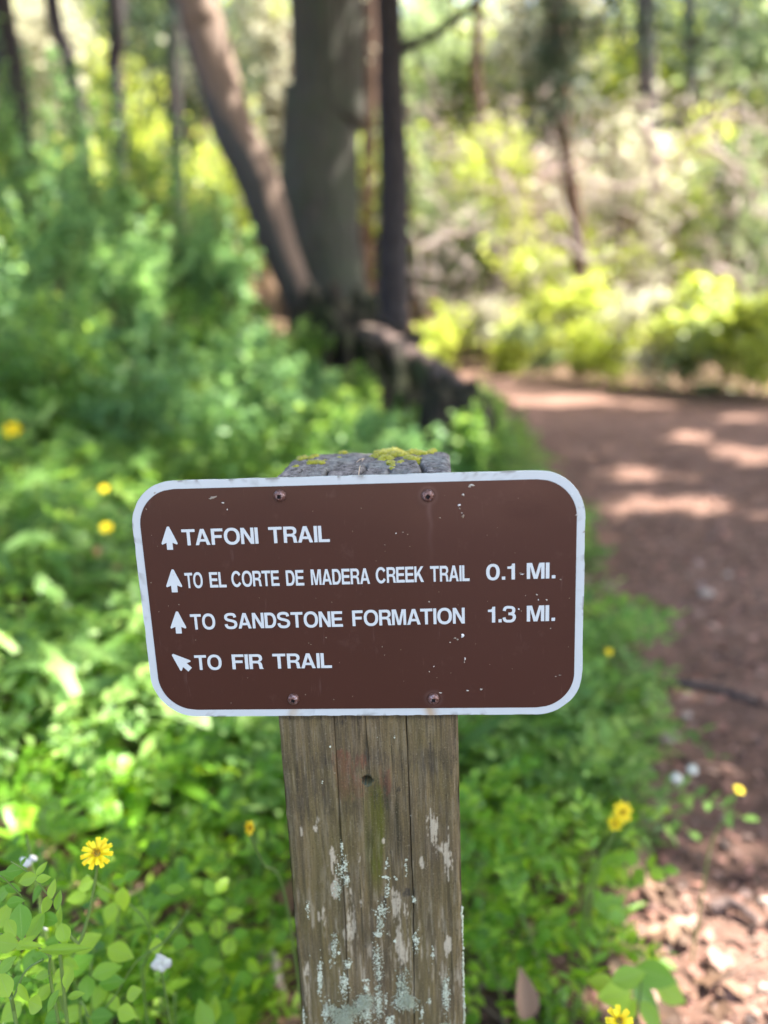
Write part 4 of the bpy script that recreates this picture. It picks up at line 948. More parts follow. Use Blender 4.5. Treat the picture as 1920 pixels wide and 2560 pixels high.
# crust lichen on the front
k = NM('lichen'); M['lichen'] = k.done(k.pbr(k.ramp(k.attr("tint"), [(0, (.13, .15, .10)), (.35, (.36, .38, .24)), (.7, (.46, .48, .34)), (1, (.62, .65, .47))]), .9))
g = Geo()
areas = [(565, 985, 10, 50, 26, .9), (590, 1110, 16, 60, 30, .95), (560, 1180, 35, 90, 60, .8), (600, 1220, 18, 50, 30, .95), (535, 1290, 25, 60, 45, .6), (877, 1100, 10, 40, 14, .95), (870, 1200, 34, 8, 26, .95), (880, 1280, 20, 60, 34, .95), (1010, 1120, 10, 60, 12, .9),
         (330, 1420, 12, 60, 24, .95), (840, 1430, 45, 50, 80, .7), (830, 1520, 25, 60, 55, .45), (815, 1590, 30, 25, 50, .9), (1065, 1360, 14, 20, 18, .9), (1078, 1640, 20, 70, 60, .9), (1195, 1720, 10, 60, 16, .9), (515, 1680, 22, 90, 90, .6),
         (545, 1720, 12, 10, 14, 1), (610, 1800, 28, 28, 40, .9), (805, 1750, 30, 80, 60, .7), (415, 1900, 16, 130, 130, .85), (580, 1950, 30, 90, 130, .8), (735, 1912, 16, 12, 16, 1), (735, 1965, 18, 30, 30, .95), (820, 1850, 30, 110, 90, .7),
         (985, 1960, 45, 120, 220, .35), (1285, 2000, 26, 130, 170, .7), (455, 2130, 24, 80, 90, .8), (820, 2080, 30, 110, 150, .75), (1000, 2070, 80, 50, 200, .55), (1120, 2140, 10, 60, 20, .9), (700, 2100, 40, 80, 120, .45), (290, 2190, 24, 70, 90, .8),
         (900, 2190, 30, 40, 70, .9), (1175, 2060, 14, 20, 20, .8), (740, 2160, 40, 60, 90, .6), (870, 2060, 12, 50, 20, .8), (485, 1780, 8, 50, 12, .9), (930, 1640, 10, 8, 8, .9), (345, 1740, 5, 5, 2, 1), (945, 1215, 8, 20, 5, 1), (430, 540, 4, 20, 4, 1), (520, 480, 3, 3, 1, 1), (930, 235, 5, 12, 3, .9), (485, 298, 4, 3, 2, 1), (812, 233, 3, 3, 1, 1), (1040, 773, 3, 3, 2, 1)]
oc, of_ = blob((0, 0, 0), 1, 1, 1, .3, 2.0)
for x, y, a, b, n_, tn in areas:
    for j in range(int(n_ * 1.5)):
        q = rs_.normal(size=2) * .5
        X, Z = pz(x + q[0] * a, y + q[1] * b)
        if X < PX0 + .001 or X > PX1 - .001: continue
        r_ = .00028 + .00062 * rs_.random() ** 2.5; sq = np.array([1, .55, 1.1])
        V = (oc @ np.linalg.qr(rs_.normal(size=(3, 3)))[0]) * r_ * sq + np.array([X, PY0 + .0003, Z]); g.add(V, of_, np.clip(tn + .25 * rs_.normal(), 0, 1))
# shaggy tufts at the foot of the visible part
for x, y, rad, n_, tn in ((575, 2165, 85, 260, .5), (640, 2120, 40, 60, .45), (500, 2110, 30, 40, .5), (730, 2060, 60, 110, .55), (1020, 2050, 55, 100, .5), (560, 2300, 120, 300, .5), (1290, 2250, 50, 80, .5)):
    for j in range(n_):
        q = rs_.normal(size=2) * rad * .4; X, Z = pz(x + q[0], y + q[1]); p = np.array([X, PY0 + .0006, Z]); pts = [p.copy()]
        d = rs_.normal(size=3); d[1] = -abs(d[1]); d /= np.linalg.norm(d)
        for _ in range(4): d = d + rs_.normal(size=3) * .6; d /= np.linalg.norm(d); p = p + d * .0018; p[1] = min(p[1], PY0 - .0001); pts.append(p.copy())
        g.tube(pts, [.0003, .00027, .00024, .0002, .00012], 4, tint=np.clip(tn + .1 * rs_.normal(), 0, 1))
o = child(g.build("lichen", M['lichen'], None, False), sign); o["kind"] = "stuff"
# ragged lichen fringe down the right corner
g = Geo()
for j in range(420):
    Z = .40 + .17 * rs_.random() ** 1.3; r_ = .0005 + .0006 * rs_.random()
    V = (oc @ np.linalg.qr(rs_.normal(size=(3, 3)))[0]) * r_ + np.array([PX1 - .0002 + .0004 * rs_.normal(), PY0 + .003 + .003 * rs_.random(), Z]); g.add(V, of_, .6 + .3 * rs_.random())
o = child(g.build("lichen_fringe", M['lichen'], None, False), sign); o["kind"] = "stuff"
# ------------------------------------------------------------------ leafy bank: shrubs
def shrub(px, Y, topy, wpx, j, label, n_=2400, leaf=.042, mat='shrub_leaf', clumps=16):
    t_ = at(px, topy, Y); z0 = float(gz(t_[0], Y)); h = max(.3, (t_[2] - z0) * 1.16); wr = size(wpx, t_) / 2
    rt = leafy("leafy_shrub", t_[0], Y, h * .5, (wr, wr * .8, h * .5), n_, M[mat], label, "shrub", leaf, 700 + j, "leafy green shrubs covering the bank", T=OVAL, TF=OF, clumps=clumps * 2, up=.7)
    # arching shoots that stick out of the mass
    r = np.random.default_rng(900 + j); g = Geo(); P = []
    for q in range(16):
        a = r.random() * 6.28; rr_ = .25 + .75 * r.random(); e = np.array([math.cos(a) * wr * rr_, math.sin(a) * wr * .8 * rr_, h * (1.12 - .45 * rr_ * rr_ + .22 * r.random())]); s0 = e * [.3, .3, .3]
        Q = smooth_path([s0, (s0 + e) / 2 + [0, 0, .12 * h], e], 14); g.tube(Q, np.linspace(.006, .002, 14), 4); P += [Q[i] + r.normal(size=3) * .012 for i in range(5, 14) for _ in range(4)]
    g.build("shoots", M['stem'], rt); P = np.array(P); m_ = len(P)
    V, F, tt = soup(OVAL, OF, P, frames(rnd_normals(m_, .6, r), r.random(m_) * 6.28), leaf * (.7 + .7 * r.random(m_)), r.random(m_))
    o = mesh("shoot_leaves", V, F, M[mat], rt, {'tint': tt}); o["kind"] = "stuff"
    return rt
sh = []
for px, ty, w_ in ((-90, 230, 280), (60, 290, 280), (210, 370, 270), (330, 430, 250), (440, 500, 230), (540, 620, 200), (600, 800, 190), (690, 930, 180), (760, 960, 160)): sh.append((px, 5.6, ty, w_, 'back'))
for px, ty, w_ in ((-60, 440, 300), (120, 560, 300), (300, 650, 300), (460, 820, 280), (600, 920, 260), (740, 990, 240), (860, 1040, 200), (960, 1080, 170)): sh.append((px, 4.3, ty, w_, 'middle'))
for px, ty, w_ in ((-80, 740, 380), (110, 860, 380), (320, 920, 380), (520, 1020, 340), (700, 1080, 300), (880, 1130, 260), (1060, 1150, 160)): sh.append((px, 3.1, ty, w_, 'front'))
for j, (px, Y, ty, w_, rw) in enumerate(sh):
    q = sum(1 for s_ in sh[:j] if s_[4] == rw)
    shrub(px, Y + .3 * math.sin(j * 2.3), ty, w_ * 1.15, j, "dense green shrub on the bank, %s from the left in the %s row" % (ordn[q], rw), 2600 if rw != 'back' else 2200, .045 if rw != 'front' else .036, mat='shrub_leaf' if j % 3 else 'cover_leaf')
for j, (px, Y, ty, w_) in enumerate(((1210, 5.2, 1010, 90), (1180, 3.3, 1110, 110), (1235, 4.2, 1060, 90), (900, 5.6, 960, 130), (1010, 4.6, 1060, 120), (770, 6.0, 860, 150))):
    shrub(px, Y, ty, w_, 60 + j, "small green shrub hugging the left side of the trail, %s" % ("farthest", "nearest", "middle one", "in front of the root mass", "in front of the fallen log", "left of the root mass")[j], 1100, .035, 'cover_leaf', 8)

# ------------------------------------------------------------------ leaf builders
lcO = np.stack([OVAL[:, 0] / .27, OVAL[:, 1], OVAL[:, 2] * 0], 1)
def leaflet_mesh(width=1.0, cup=.05, bend=.08, name="leaflet"):
    nu, nv = 5, 9; V = []; L_ = []
    for i in range(nv):
        t = i / (nv - 1); hw = .28 * width * math.sin(math.pi * min(1, t ** .82)) ** 1.0 if 0 < t < 1 else .004
        for j in range(nu):
            s_ = j / (nu - 1) * 2 - 1; V.append((s_ * hw, t, cup * abs(s_) * (hw / .28) - bend * t * t)); L_.append((s_, t, 0))
    i = np.arange(nv - 1)[:, None] * nu + np.arange(nu - 1)[None]
    F = np.stack([i, i + 1, i + nu + 1, i + nu], -1).reshape(-1, 4)
    return np.array(V), F, np.array(L_)
def frond_geo(r, n_pair=5, ln=.10, lf=.026, wd=1.0, dense_=False):
    """a pinnate leaf along +y: rachis and paired leaflets"""
    V = []; F = []; Tt = []; Lc = []; nv = 0
    T, TF, LC = leaflet_mesh(wd) if dense_ else (OVAL * [wd, 1, 1], np.hstack([OF, OF[:, 2:3]]), lcO)
    sp = [(0, 0, 0)]; 
    for i in range(n_pair * 2 + 1):
        t = .18 + .82 * (i // 2) / n_pair if i < n_pair * 2 else 1.0
        s_ = 1 if i % 2 else -1; a = (1.05 + .15 * r.normal()) * s_ if i < n_pair * 2 else .05 * r.normal()
        t += .03 * r.normal() * (i < n_pair * 2); sc_ = lf * (.8 + .35 * r.random()) * (1 - .25 * abs(t - .5))
        c_, s2 = math.cos(a), math.sin(a); tilt = .25 * r.normal(); roll = .3 * r.normal()
        Mx = np.array(Matrix.Rotation(-a, 3, 'Z') @ Matrix.Rotation(tilt + .15, 3, 'X') @ Matrix.Rotation(roll, 3, 'Y'))
        W = (T * sc_) @ Mx.T + np.array([0, t * ln, -.12 * ln * t * t * 2]); W += np.array([0, 0, 0])
        V.append(W); F.append(TF + nv); nv += len(W); Tt.append(np.full(len(W), r.random())); Lc.append(LC)
    k_ = 7; ys = np.linspace(0, ln, k_); zs_ = -.24 * ln * (ys / ln) ** 2; rw = np.linspace(.0009, .0004, k_)
    for i in range(k_): V.append(np.array([[-rw[i], ys[i], zs_[i]], [rw[i], ys[i], zs_[i]], [0, ys[i], zs_[i] - rw[i] * 1.6]]))
    st = []
    for i in range(k_ - 1):
        for j in range(3): st.append([nv + i * 3 + j, nv + i * 3 + (j + 1) % 3, nv + (i + 1) * 3 + (j + 1) % 3, nv + (i + 1) * 3 + j])
    F.append(np.array(st)); Tt.append(np.full(k_ * 3, .9)); Lc.append(np.zeros((k_ * 3, 3)))
    return np.vstack(V), np.vstack(F), np.concatenate(Tt), np.vstack(Lc)
rp = np.random.default_rng(91)
def bare_mesh(name, V, F, mat, attrs):
    o = mesh(name, V, F, mat, None, attrs, True); me = o.data; bpy.data.objects.remove(o); return me
FR = []
for i in range(8):
    V, F, T_, L_ = frond_geo(rp, 4 + i % 4, .085 + .03 * rp.random(), .024 + .006 * rp.random(), (1.15, .62, .95, .5)[i % 4] + .1 * rp.random(), True)
    FR.append(bare_mesh("leaf", V, F, M['near_leaf'], {'tint': T_, 'lc': L_}))
BL = []
for i in range(4):
    nv = 12; V = []; w_ = .006 + .005 * rp.random(); ln = .16 + .1 * rp.random(); L_ = []
    for q in range(nv):
        t = q / (nv - 1); hw = w_ * (math.sin(math.pi * (t * .9 + .1)) ** .6) if t < 1 else .0002
        for s_ in (-1, 0, 1): V.append((s_ * hw, ln * t * (1 - .25 * t), ln * .0 - ln * .45 * t * t + .0 + abs(s_) * hw * .4)); L_.append((s_, t, 0))
    ii = np.arange(nv - 1)[:, None] * 3 + np.arange(2)[None]
    BL.append(bare_mesh("blade", np.array(V), np.stack([ii, ii + 1, ii + 4, ii + 3], -1).reshape(-1, 4), M['near_leaf'], {'tint': np.full(nv * 3, .35 + .3 * rp.random()), 'lc': np.array(L_)}))
# broad oval single leaves
OVm = []
for i in range(3):
    V, F, L_ = leaflet_mesh(1.0 + .3 * i * .5, .05, .1); OVm.append(bare_mesh("leaflet", V, F, M['near_leaf'], {'tint': np.full(len(V), (.8, .45, .95)[i]), 'lc': L_}))
def put(me, name, parent, loc, rz, rx=0.0, ry=0.0, sc_=1.0):
    o = link(name, me, parent); o.location = loc; o.rotation_euler = (rx, ry, rz); o.scale = (sc_,) * 3 if not isinstance(sc_, tuple) else sc_; return o
def vetch(x, y, h, n_, label, group, r, lean=None):
    z = float(gz(x, y)); rt = tag(empty("vetch_plant", (x, y, z)), label, "plant", group)
    a = r.random() * 6.28; ln = h * .35 * r.random() if lean is None else lean
    pth = smooth_path([[0, 0, -.02], [.3 * ln * math.cos(a), .3 * ln * math.sin(a), h * .5], [ln * math.cos(a), ln * math.sin(a), h]], 12)
    Geo().tube(pth, np.linspace(.0022, .0012, 12), 6).build("stem", M['stem'], rt)
    for i in range(n_):
        t = .25 + .75 * i / (n_ - 1); p = pth[min(11, int(t * 11))]
        put(FR[r.integers(8)], "leaf", rt, tuple(p), a + i * 2.4 + .4 * r.normal(), .35 + .25 * r.normal() - .1 * (t > .9), .2 * r.normal(), .8 + .45 * r.random())
    return rt
def grass(x, y, n_, sc_, label, group, r):
    z = float(gz(x, y)); rt = tag(empty("grass_tuft", (x, y, z)), label, "grass tuft", group)
    for i in range(n_): put(BL[r.integers(4)], "blade", rt, (.012 * r.normal(), .012 * r.normal(), 0), i * 2.4 + .3 * r.normal(), .75 + .35 * r.random(), .15 * r.normal(), sc_ * (.7 + .6 * r.random()))
    return rt
# mid-distance ground cover: nobody could count it
def cover(name, pts, lab, r, sc0=1.0, lift=.16):
    Vs = []; Fs = []; Ts = []; nv = 0; G_ = [frond_geo(r, 4 + i % 4, .09 + .01 * i, .03, (1.1, .55, .8)[i % 3]) for i in range(6)]
    vi = r.integers(6, size=len(pts))
    z = gz(pts[:, 0], pts[:, 1])
    for q in range(6):
        Pq = pts[vi == q]; m_ = len(Pq)
        if not m_: continue
        V0, F0, T0, _l = G_[q]
        zz_ = z[vi == q] + lift * r.random(m_) ** .8 + .01
        V, F, _t = soup(V0, F0, np.stack([Pq[:, 0], Pq[:, 1], zz_], 1), frames(rnd_normals(m_, 1.3, r), r.random(m_) * 6.28), sc0 * (.8 + .6 * r.random(m_)), np.zeros(m_))
        Vs.append(V); Fs.append(F + nv); nv += len(V); Ts.append(np.clip(np.tile(T0, m_) * .6 + .4 * np.repeat(r.random(m_), len(T0)), 0, 1))
    return tag(mesh(name, np.vstack(Vs), np.vstack(Fs), M['cover_leaf'], None, {'tint': np.concatenate(Ts)}), lab, "ground cover", kind='stuff')
n_ = 7500; pt = np.stack([-3.6 + 3.7 * rp.random(n_), .75 + 2.9 * rp.random(n_)], 1); pt = pt[(pt[:, 0] < .15 - 0 * pt[:, 1]) & (fbm(pt[:, 0] * 2.2, pt[:, 1] * 2.2, 0, 3, 5) > -.22)]
cover("ground_cover", pt, "leafy green ground cover filling the bank left of the signpost", rp, 1.0, .26)
n_ = 2300; y_ = .55 + 5.5 * rp.random(n_) ** 1.4; xr_ = trail_left(y_) - .02; pt = np.stack([.02 + (xr_ - .02) * rp.random(n_) ** .8, y_], 1); pt = pt[(fbm(pt[:, 0] * 3, pt[:, 1] * 3, 0, 3, 15) > -.08)]
cover("ground_cover", pt, "leafy green ground cover between the signpost and the trail", rp, 1.08, .17)
# mid-distance lance-shaped leaves
n_ = 1500; pt = np.stack([-2.2 + 2.3 * rp.random(n_), .8 + 1.9 * rp.random(n_)], 1); z = gz(pt[:, 0], pt[:, 1]) + .04 + .22 * rp.random(n_)
T = BLADE * [2.0, 1, 1]; V, F, t_ = soup(T, BF, np.stack([pt[:, 0], pt[:, 1], z], 1), frames(rnd_normals(n_, .9, rp), rp.random(n_) * 6.28), .10 + .09 * rp.random(n_), rp.random(n_))
tag(mesh("long_leaves", V, F, M['cover_leaf'], None, {'tint': t_}), "long lance-shaped leaves mixed through the cover left of the signpost", "ground cover", kind='stuff')

# ------------------------------------------------------------------ near plants, each one a thing
def shoot(px, py, Y, n_, sz, label, group, r):
    """a plant whose top stands where px,py looks Y metres ahead"""
    t_ = at(px, py, Y); z = float(gz(t_[0], t_[1])); h = max(.10, t_[2] - z)
    return t_[0], t_[1], h
vl = []
for j, (px, py, Y) in enumerate([(60, 1900, .75), (190, 1830, .85), (330, 1900, .7), (470, 1850, .85), (600, 1930, .7), (100, 2020, .5), (420, 2060, .5), (560, 2100, .55), (300, 2000, .6), (650, 2200, .6),
                                 (30, 2150, .22), (330, 2260, .3), (520, 2230, .38), (560, 2330, .35), (450, 2440, .25), (640, 2400, .42), (250, 2400, .14), (620, 1840, .95), (80, 1760, 1.0), (400, 1760, 1.05), (520, 1700, 1.2), (230, 1680, 1.2), (80, 1620, 1.3), (350, 1620, 1.4), (40, 2260, .12), (120, 2330, .16), (200, 2280, .2), (90, 2420, .1), (180, 2470, .12), (280, 2500, .14), (380, 2330, .3), (480, 2380, .3), (150, 2200, .28), (40, 2080, .35), (280, 2180, .4), (400, 2500, .2)]):
    x, y, h = shoot(px, py, Y, 0, 0, "", "", rp); vl.append((x, y, min(h, .42), px, 'L'))
vl.sort(key=lambda q: q[0] / (q[1] + .57))
for j, (x, y, h, px, s_) in enumerate(vl):
    vetch(x, y, h, 7 + j % 4, "paired-leaflet vetch plant left of the post, %s from the photo's left edge" % ordn[j], "vetch plants left of the post", rp)
vr = []
for j, (px, py, Y) in enumerate([(1200, 1850, .95), (1280, 1900, .85), (1200, 2010, .7), (1300, 2080, .65), (1230, 2160, .55), (1400, 2100, .75), (1330, 2230, .5), (1260, 2350, .42), (1420, 2330, .38), (1380, 2000, .9), (1470, 2110, .6), (1380, 2330, .42), (1220, 1740, 1.2), (1320, 1760, 1.2), (1370, 1880, 1.0), (1500, 2010, .75), (1200, 1960, .8), (1240, 2080, .62), (1180, 2130, .6), (1190, 2280, .45)]):
    x, y, h = shoot(px, py, Y, 0, 0, "", "", rp); vr.append((x, y, min(h, .34)))
vr.sort(key=lambda q: q[0] / (q[1] + .57))
for j, (x, y, h) in enumerate(vr):
    vetch(x, y, h, 7 + j % 3, "paired-leaflet vetch plant right of the post, %s from the post" % ordn[j], "vetch plants right of the post", rp)
gl = [(680, 1900, .9, 1), (560, 1780, 1.1, 1), (380, 1850, .8, 1), (250, 1950, .75, 1), (120, 1850, .95, 1), (500, 1980, .75, 1), (30, 1980, .6, 1), (620, 2050, .7, 1), (300, 1720, 1.2, 1), (690, 1800, 1.2, 1), (450, 1890, .9, 1)]
for j, (px, py, Y, _q) in enumerate(sorted(gl)):
    a = at(px, py + 60, Y); x, y = a[0], a[1]; o = grass(x, y, 11, 1.0 + .35 * rp.random(), "tuft of long lance-shaped leaves left of the post, %s from the left" % ordn[j], "long-leaved tufts left of the post", rp); o.location[2] = max(o.location[2], a[2] - .06) * .5 + o.location[2] * .5
gr_ = [(1330, 1830, .95), (1420, 1900, .9), (1350, 2060, .75), (1480, 2150, .6), (1250, 1950, .85), (1530, 1960, .85)]
for j, (px, py, Y) in enumerate(sorted(gr_)):
    a = at(px, py + 60, Y); grass(a[0], a[1], 9, .6 + .25 * rp.random(), "grassy tuft right of the post, %s from the post" % ordn[j], "grassy tufts right of the post", rp)

# the sharp plant at the lower left corner, and leaves beside it: zoom coordinates (x, y, length, width, angle)
Z6 = lambda x, y: (x / 2.212, 1900 + y / 2.212)
def placed_plant(name, label, Lf, stems, Y, foot, r, group=None):
    f = at(*Z6(*foot), Y); z = float(gz(f[0], f[1])); b_ = np.array([f[0], f[1], z]); rt = tag(empty(name, b_), label, "plant", group)
    for st_, w_ in stems:
        P = [at(*Z6(x, y), Y + .006 * q) - b_ for q, (x, y) in enumerate(st_)]
        if st_[-1] == foot: P.append(np.array([0, 0, -.02]))
        Geo().tube(smooth_path(P, 20), np.linspace(w_ * .7, w_, 20), 7).build("stem", M['stem'], rt)
    for i, (x, y, l, w_, an) in enumerate(Lf):
        y0 = Y + .035 * r.normal(); c_ = at(*Z6(x, y), y0); L_ = size(l / 2.212, c_); W_ = size(w_ / 2.212, c_) * .9
        # leaf lies roughly across the view: local y along the given angle, face turned up and to the viewer
        ax = np.array([math.cos(R(an)), 0, math.sin(R(an))]); nrm = np.array([.25 * r.normal(), -.75, .75 + .2 * r.normal()]); 
        ydir = ax - nrm * ax.dot(nrm) / nrm.dot(nrm); ydir /= np.linalg.norm(ydir); nz_ = nrm / np.linalg.norm(nrm); xd = np.cross(ydir, nz_)
        Mx = Matrix(((xd[0] * W_ / .56, ydir[0] * L_, nz_[0] * L_, 0), (xd[1] * W_ / .56, ydir[1] * L_, nz_[1] * L_, 0), (xd[2] * W_ / .56, ydir[2] * L_, nz_[2] * L_, 0), (0, 0, 0, 1)))
        p = c_ - ydir * L_ * .5 - b_; o = link("leaflet", OVm[(i * 7 + i // 3) % 3], rt); o.matrix_basis = Matrix.Translation(p) @ Mx
    return rt
A = [(140, 1010, 120, 60, 40), (220, 1090, 110, 55, 350), (60, 930, 110, 60, 300), (300, 1000, 100, 50, 30), (380, 1200, 110, 52, 80), (130, 1290, 120, 60, 300), (250, 1280, 110, 56, 60), (420, 1300, 100, 50, 20), (70, 710, 100, 50, 340), (230, 600, 90, 40, 60), (85, 610, 120, 70, 15), (150, 660, 120, 62, 200), (205, 735, 115, 48, 262), (290, 712, 110, 46, 100), (322, 772, 110, 52, 95), (258, 800, 110, 58, 250), (325, 872, 135, 48, 92), (115, 895, 190, 112, 268), (190, 935, 185, 95, 255),
     (262, 880, 120, 75, 165), (352, 965, 120, 72, 280), (85, 785, 95, 62, 20), (18, 860, 150, 85, 80), (28, 1010, 170, 115, 170), (175, 1026, 125, 36, 2), (360, 1045, 285, 62, 6), (18, 735, 130, 82, 75), (40, 1130, 120, 80, 60),
     (160, 1112, 130, 75, 265), (190, 1350, 125, 82, 165), (290, 1335, 130, 50, 258), (335, 1190, 120, 60, 230), (60, 1395, 140, 118, 230), (20, 1240, 150, 90, 110), (235, 1190, 110, 60, 200), (110, 1230, 120, 70, 20), (390, 1130, 110, 70, 330), (130, 560, 60, 24, 80), (240, 655, 80, 40, 20), (30, 640, 110, 60, 150)]
S_ = [([(0, 640), (60, 690), (130, 790), (115, 990), (170, 1010)], .0009), ([(60, 560), (180, 640), (260, 740), (310, 790)], .0008), ([(0, 960), (110, 995), (190, 1020), (280, 1090)], .0009), ([(280, 1085), (275, 1180), (325, 1455)], .0014), ([(0, 1110), (60, 1320), (140, 1170), (240, 1100)], .0010), ([(60, 1315), (75, 1380), (90, 1460)], .0018), ([(0, 1270), (60, 1315)], .0012)]
placed_plant("vetch_plant", "sharp bright vetch plant filling the photo's lower left corner", A, S_, -.045, (90, 1460), rp)
A2 = [(588, 1165, 185, 100, 20), (620, 1228, 140, 82, 15), (665, 1065, 165, 92, 335), (480, 1262, 130, 88, 265), (543, 1310, 135, 78, 262), (632, 1345, 110, 76, 300), (700, 1400, 120, 80, 340), (410, 1400, 160, 100, 20), (430, 1130, 180, 110, 40), (350, 1250, 120, 80, 60), (560, 1420, 130, 90, 10), (480, 1010, 170, 90, 40), (300, 1430, 130, 90, 20), (740, 1290, 110, 70, 30)]
placed_plant("vetch_plant", "vetch plant with dark oval leaflets between the corner plant and the white blossom", A2, [([(1000, 890), (900, 1010), (760, 1110), (680, 1230), (640, 1300)], .0011), ([(500, 960), (450, 1020), (340, 1180)], .0011), ([(640, 1300), (520, 1440), (450, 1460)], .0012)], .07, (450, 1460), rp)
A3 = [(890, 957, 122, 68, 175), (997, 1010, 108, 78, 350), (860, 1030, 100, 70, 200), (655, 660, 125, 62, 5), (470, 690, 120, 70, 200), (575, 742, 110, 72, 300), (680, 770, 130, 90, 280), (785, 860, 120, 90, 300), (900, 772, 110, 62, 20), (970, 716, 110, 62, 10), (820, 780, 100, 60, 250), (610, 850, 130, 80, 260), (730, 640, 100, 60, 40), (420, 760, 120, 60, 200)]
placed_plant("vetch_plant", "vetch plant with round bright leaflets just above the white blossom", A3, [([(1040, 830), (950, 970), (800, 1120), (800, 1330)], .0011), ([(480, 640), (560, 700), (720, 800), (830, 960), (800, 1330)], .001)], .13, (800, 1330), rp)
A4 = [(1172, 1135, 125, 84, 15), (1120, 1012, 160, 105, 300), (1268, 1022, 110, 80, 65), (1330, 960, 90, 60, 20), (1210, 930, 110, 80, 40), (1400, 1140, 110, 80, 330), (1310, 1230, 120, 90, 300), (1260, 1290, 110, 80, 240), (1350, 1210, 110, 80, 10), (1080, 930, 110, 70, 150), (1160, 700, 100, 70, 100), (1230, 690, 110, 60, 60), (1190, 800, 110, 60, 200), (1290, 850, 120, 60, 10), (1080, 680, 90, 50, 150)]
placed_plant("vetch_plant", "pale green vetch plant beside the post's lower left edge", A4, [([(1260, 760), (1220, 1060), (1240, 1200), (1330, 1350)], .0012), ([(1180, 880), (1220, 1060)], .0009)], .28, (1330, 1350), rp)
# broad leaf clumps low in the photo
A5 = [(1130, 1420, 190, 120, 100), (1240, 1430, 190, 120, 80), (1330, 1420, 170, 100, 60), (1060, 1440, 150, 90, 140), (1180, 1380, 140, 80, 95)]
placed_plant("broad_leaf_plant", "fresh broad-leaved plant at the photo's bottom edge, left of the post", A5, [([(1190, 1380), (1190, 1500)], .0015)], .2, (1190, 1500), rp)
A6 = [(2540, 1060, 190, 120, 20), (2640, 1080, 200, 130, 330), (2480, 1180, 180, 110, 200), (2620, 1200, 200, 110, 300), (2720, 1130, 170, 100, 350), (2560, 1290, 180, 110, 240), (2440, 1300, 150, 90, 200), (2700, 1300, 160, 100, 310)]
A6 = [((x - 0) * 1.36, y + 130, l, w_, a) for x, y, l, w_, a in A6]
placed_plant("broad_leaf_plant", "fresh broad-leaved plant at the photo's bottom edge beside the sunlit dirt", [(x + 150, y, l * 1.1, w_ * 1.1, a) for x, y, l, w_, a in [(3330, 1200, 190, 120, 20), (3480, 1190, 210, 130, 340), (3250, 1300, 180, 110, 190), (3420, 1320, 200, 110, 300), (3560, 1290, 170, 100, 320), (3300, 1400, 180, 110, 240), (3180, 1240, 150, 90, 150), (3450, 1420, 160, 100, 290)]],
             [([(3550, 1180), (3540, 1300), (3530, 1440)], .0015)], .3, (3530, 1440), rp)
g = link("fallen_grass_leaf", BL[1].copy()) ; b0, b1 = at(*Z6(800, 1330), .2), at(*Z6(1100, 1150), .24); d = b1 - b0; L_ = np.linalg.norm(d)
q = Vector(d).to_track_quat('Y', 'Z'); g.location = b0; g.rotation_mode = 'QUATERNION'; g.rotation_quaternion = q; g.scale = (1.2, L_ / .16, .12); tag(g, "long single grass blade slanting below the white blossom", "grass blade")

# ------------------------------------------------------------------ flowers
k = NM('yellow_petal'); M['yellow_petal'] = k.done(k.pbr(k.mix(k.attr("tint"), (.86, .60, .005), (.92, .74, .015)), .5, None, .3))
k = NM('yellow_centre'); M['yellow_centre'] = k.done(k.pbr((.62, .36, .005), .7))
k = NM('white_petal'); M['white_petal'] = k.done(k.pbr(k.mix(k.attr("tint"), (.66, .62, .58), (.80, .80, .68)), .5))
k = NM('fluff'); M['fluff'] = k.done(k.pbr((.62, .60, .50), .9))
def daisy(P, dia, face, label, group, r, stem_to, nP=(11, 9), orange=0):
    rt = tag(empty("yellow_flower", tuple(P)), label, "flower", group)
    fq = Vector(face).to_track_quat('Z', 'Y').to_matrix()
    Rm_ = np.array(fq)
    for ring, (n_, rad, up) in enumerate(((nP[0], .5, .05), (nP[1], .38, .14))):
        for i in range(n_):
            a = 2 * math.pi * (i + .5 * ring + .12 * r.normal()) / n_; wd = 4.0 * rad / n_ * (.95 + .15 * r.random())
            nv = 6; V = []
            for q in range(nv):
                t = q / (nv - 1); hw = wd * (.28 + .5 * t ** .6) * .62
                for s_ in (-1, -.4, .0, .4, 1):
                    tt = t + (.06 * (1 if abs(s_) in (.4,) else -.4) if q == nv - 1 else 0)
                    V.append((s_ * hw, .04 + tt * rad * (1 + .0 * r.normal()), up * math.sin(t * 1.8) + .02 * abs(s_)))
            V = np.array(V) * dia; ca, sa = math.cos(a), math.sin(a); V = V @ np.array([[ca, sa, 0], [-sa, ca, 0], [0, 0, 1]]); V = V @ Rm_.T
            ii = np.arange(nv - 1)[:, None] * 5 + np.arange(4)[None]
            mesh("petal", V, np.stack([ii, ii + 1, ii + 6, ii + 5], -1).reshape(-1, 4), M['yellow_petal'], rt, {'tint': np.full(len(V), r.random())}, True)
    g = Geo()
    for i in range(46):
        q = math.sqrt(r.random()) * .12 * dia; a = i * 2.4; p = np.array([q * math.cos(a), q * math.sin(a), .10 * dia]) @ Rm_.T; e = np.array([q * math.cos(a) * 1.3, q * math.sin(a) * 1.3, (.2 + .06 * r.random()) * dia]) @ Rm_.T
        g.tube([p, e], [.012 * dia, .016 * dia], 4)
    g.build("flower_centre", M['yellow_centre'], rt)
    bk = np.array(face) / np.linalg.norm(face); g = Geo(); g.tube([-bk * .22 * dia, -bk * .08 * dia, bk * .06 * dia], [.05 * dia, .15 * dia, .13 * dia], 9); g.build("calyx", M['stem'], rt)
    q = [-bk * .2 * dia] + [np.array(s_) - P for s_ in stem_to]; Geo().tube(smooth_path(q, 24), np.linspace(.0012, .0018, 24), 6).build("stem", M['stem'], rt)
    return rt
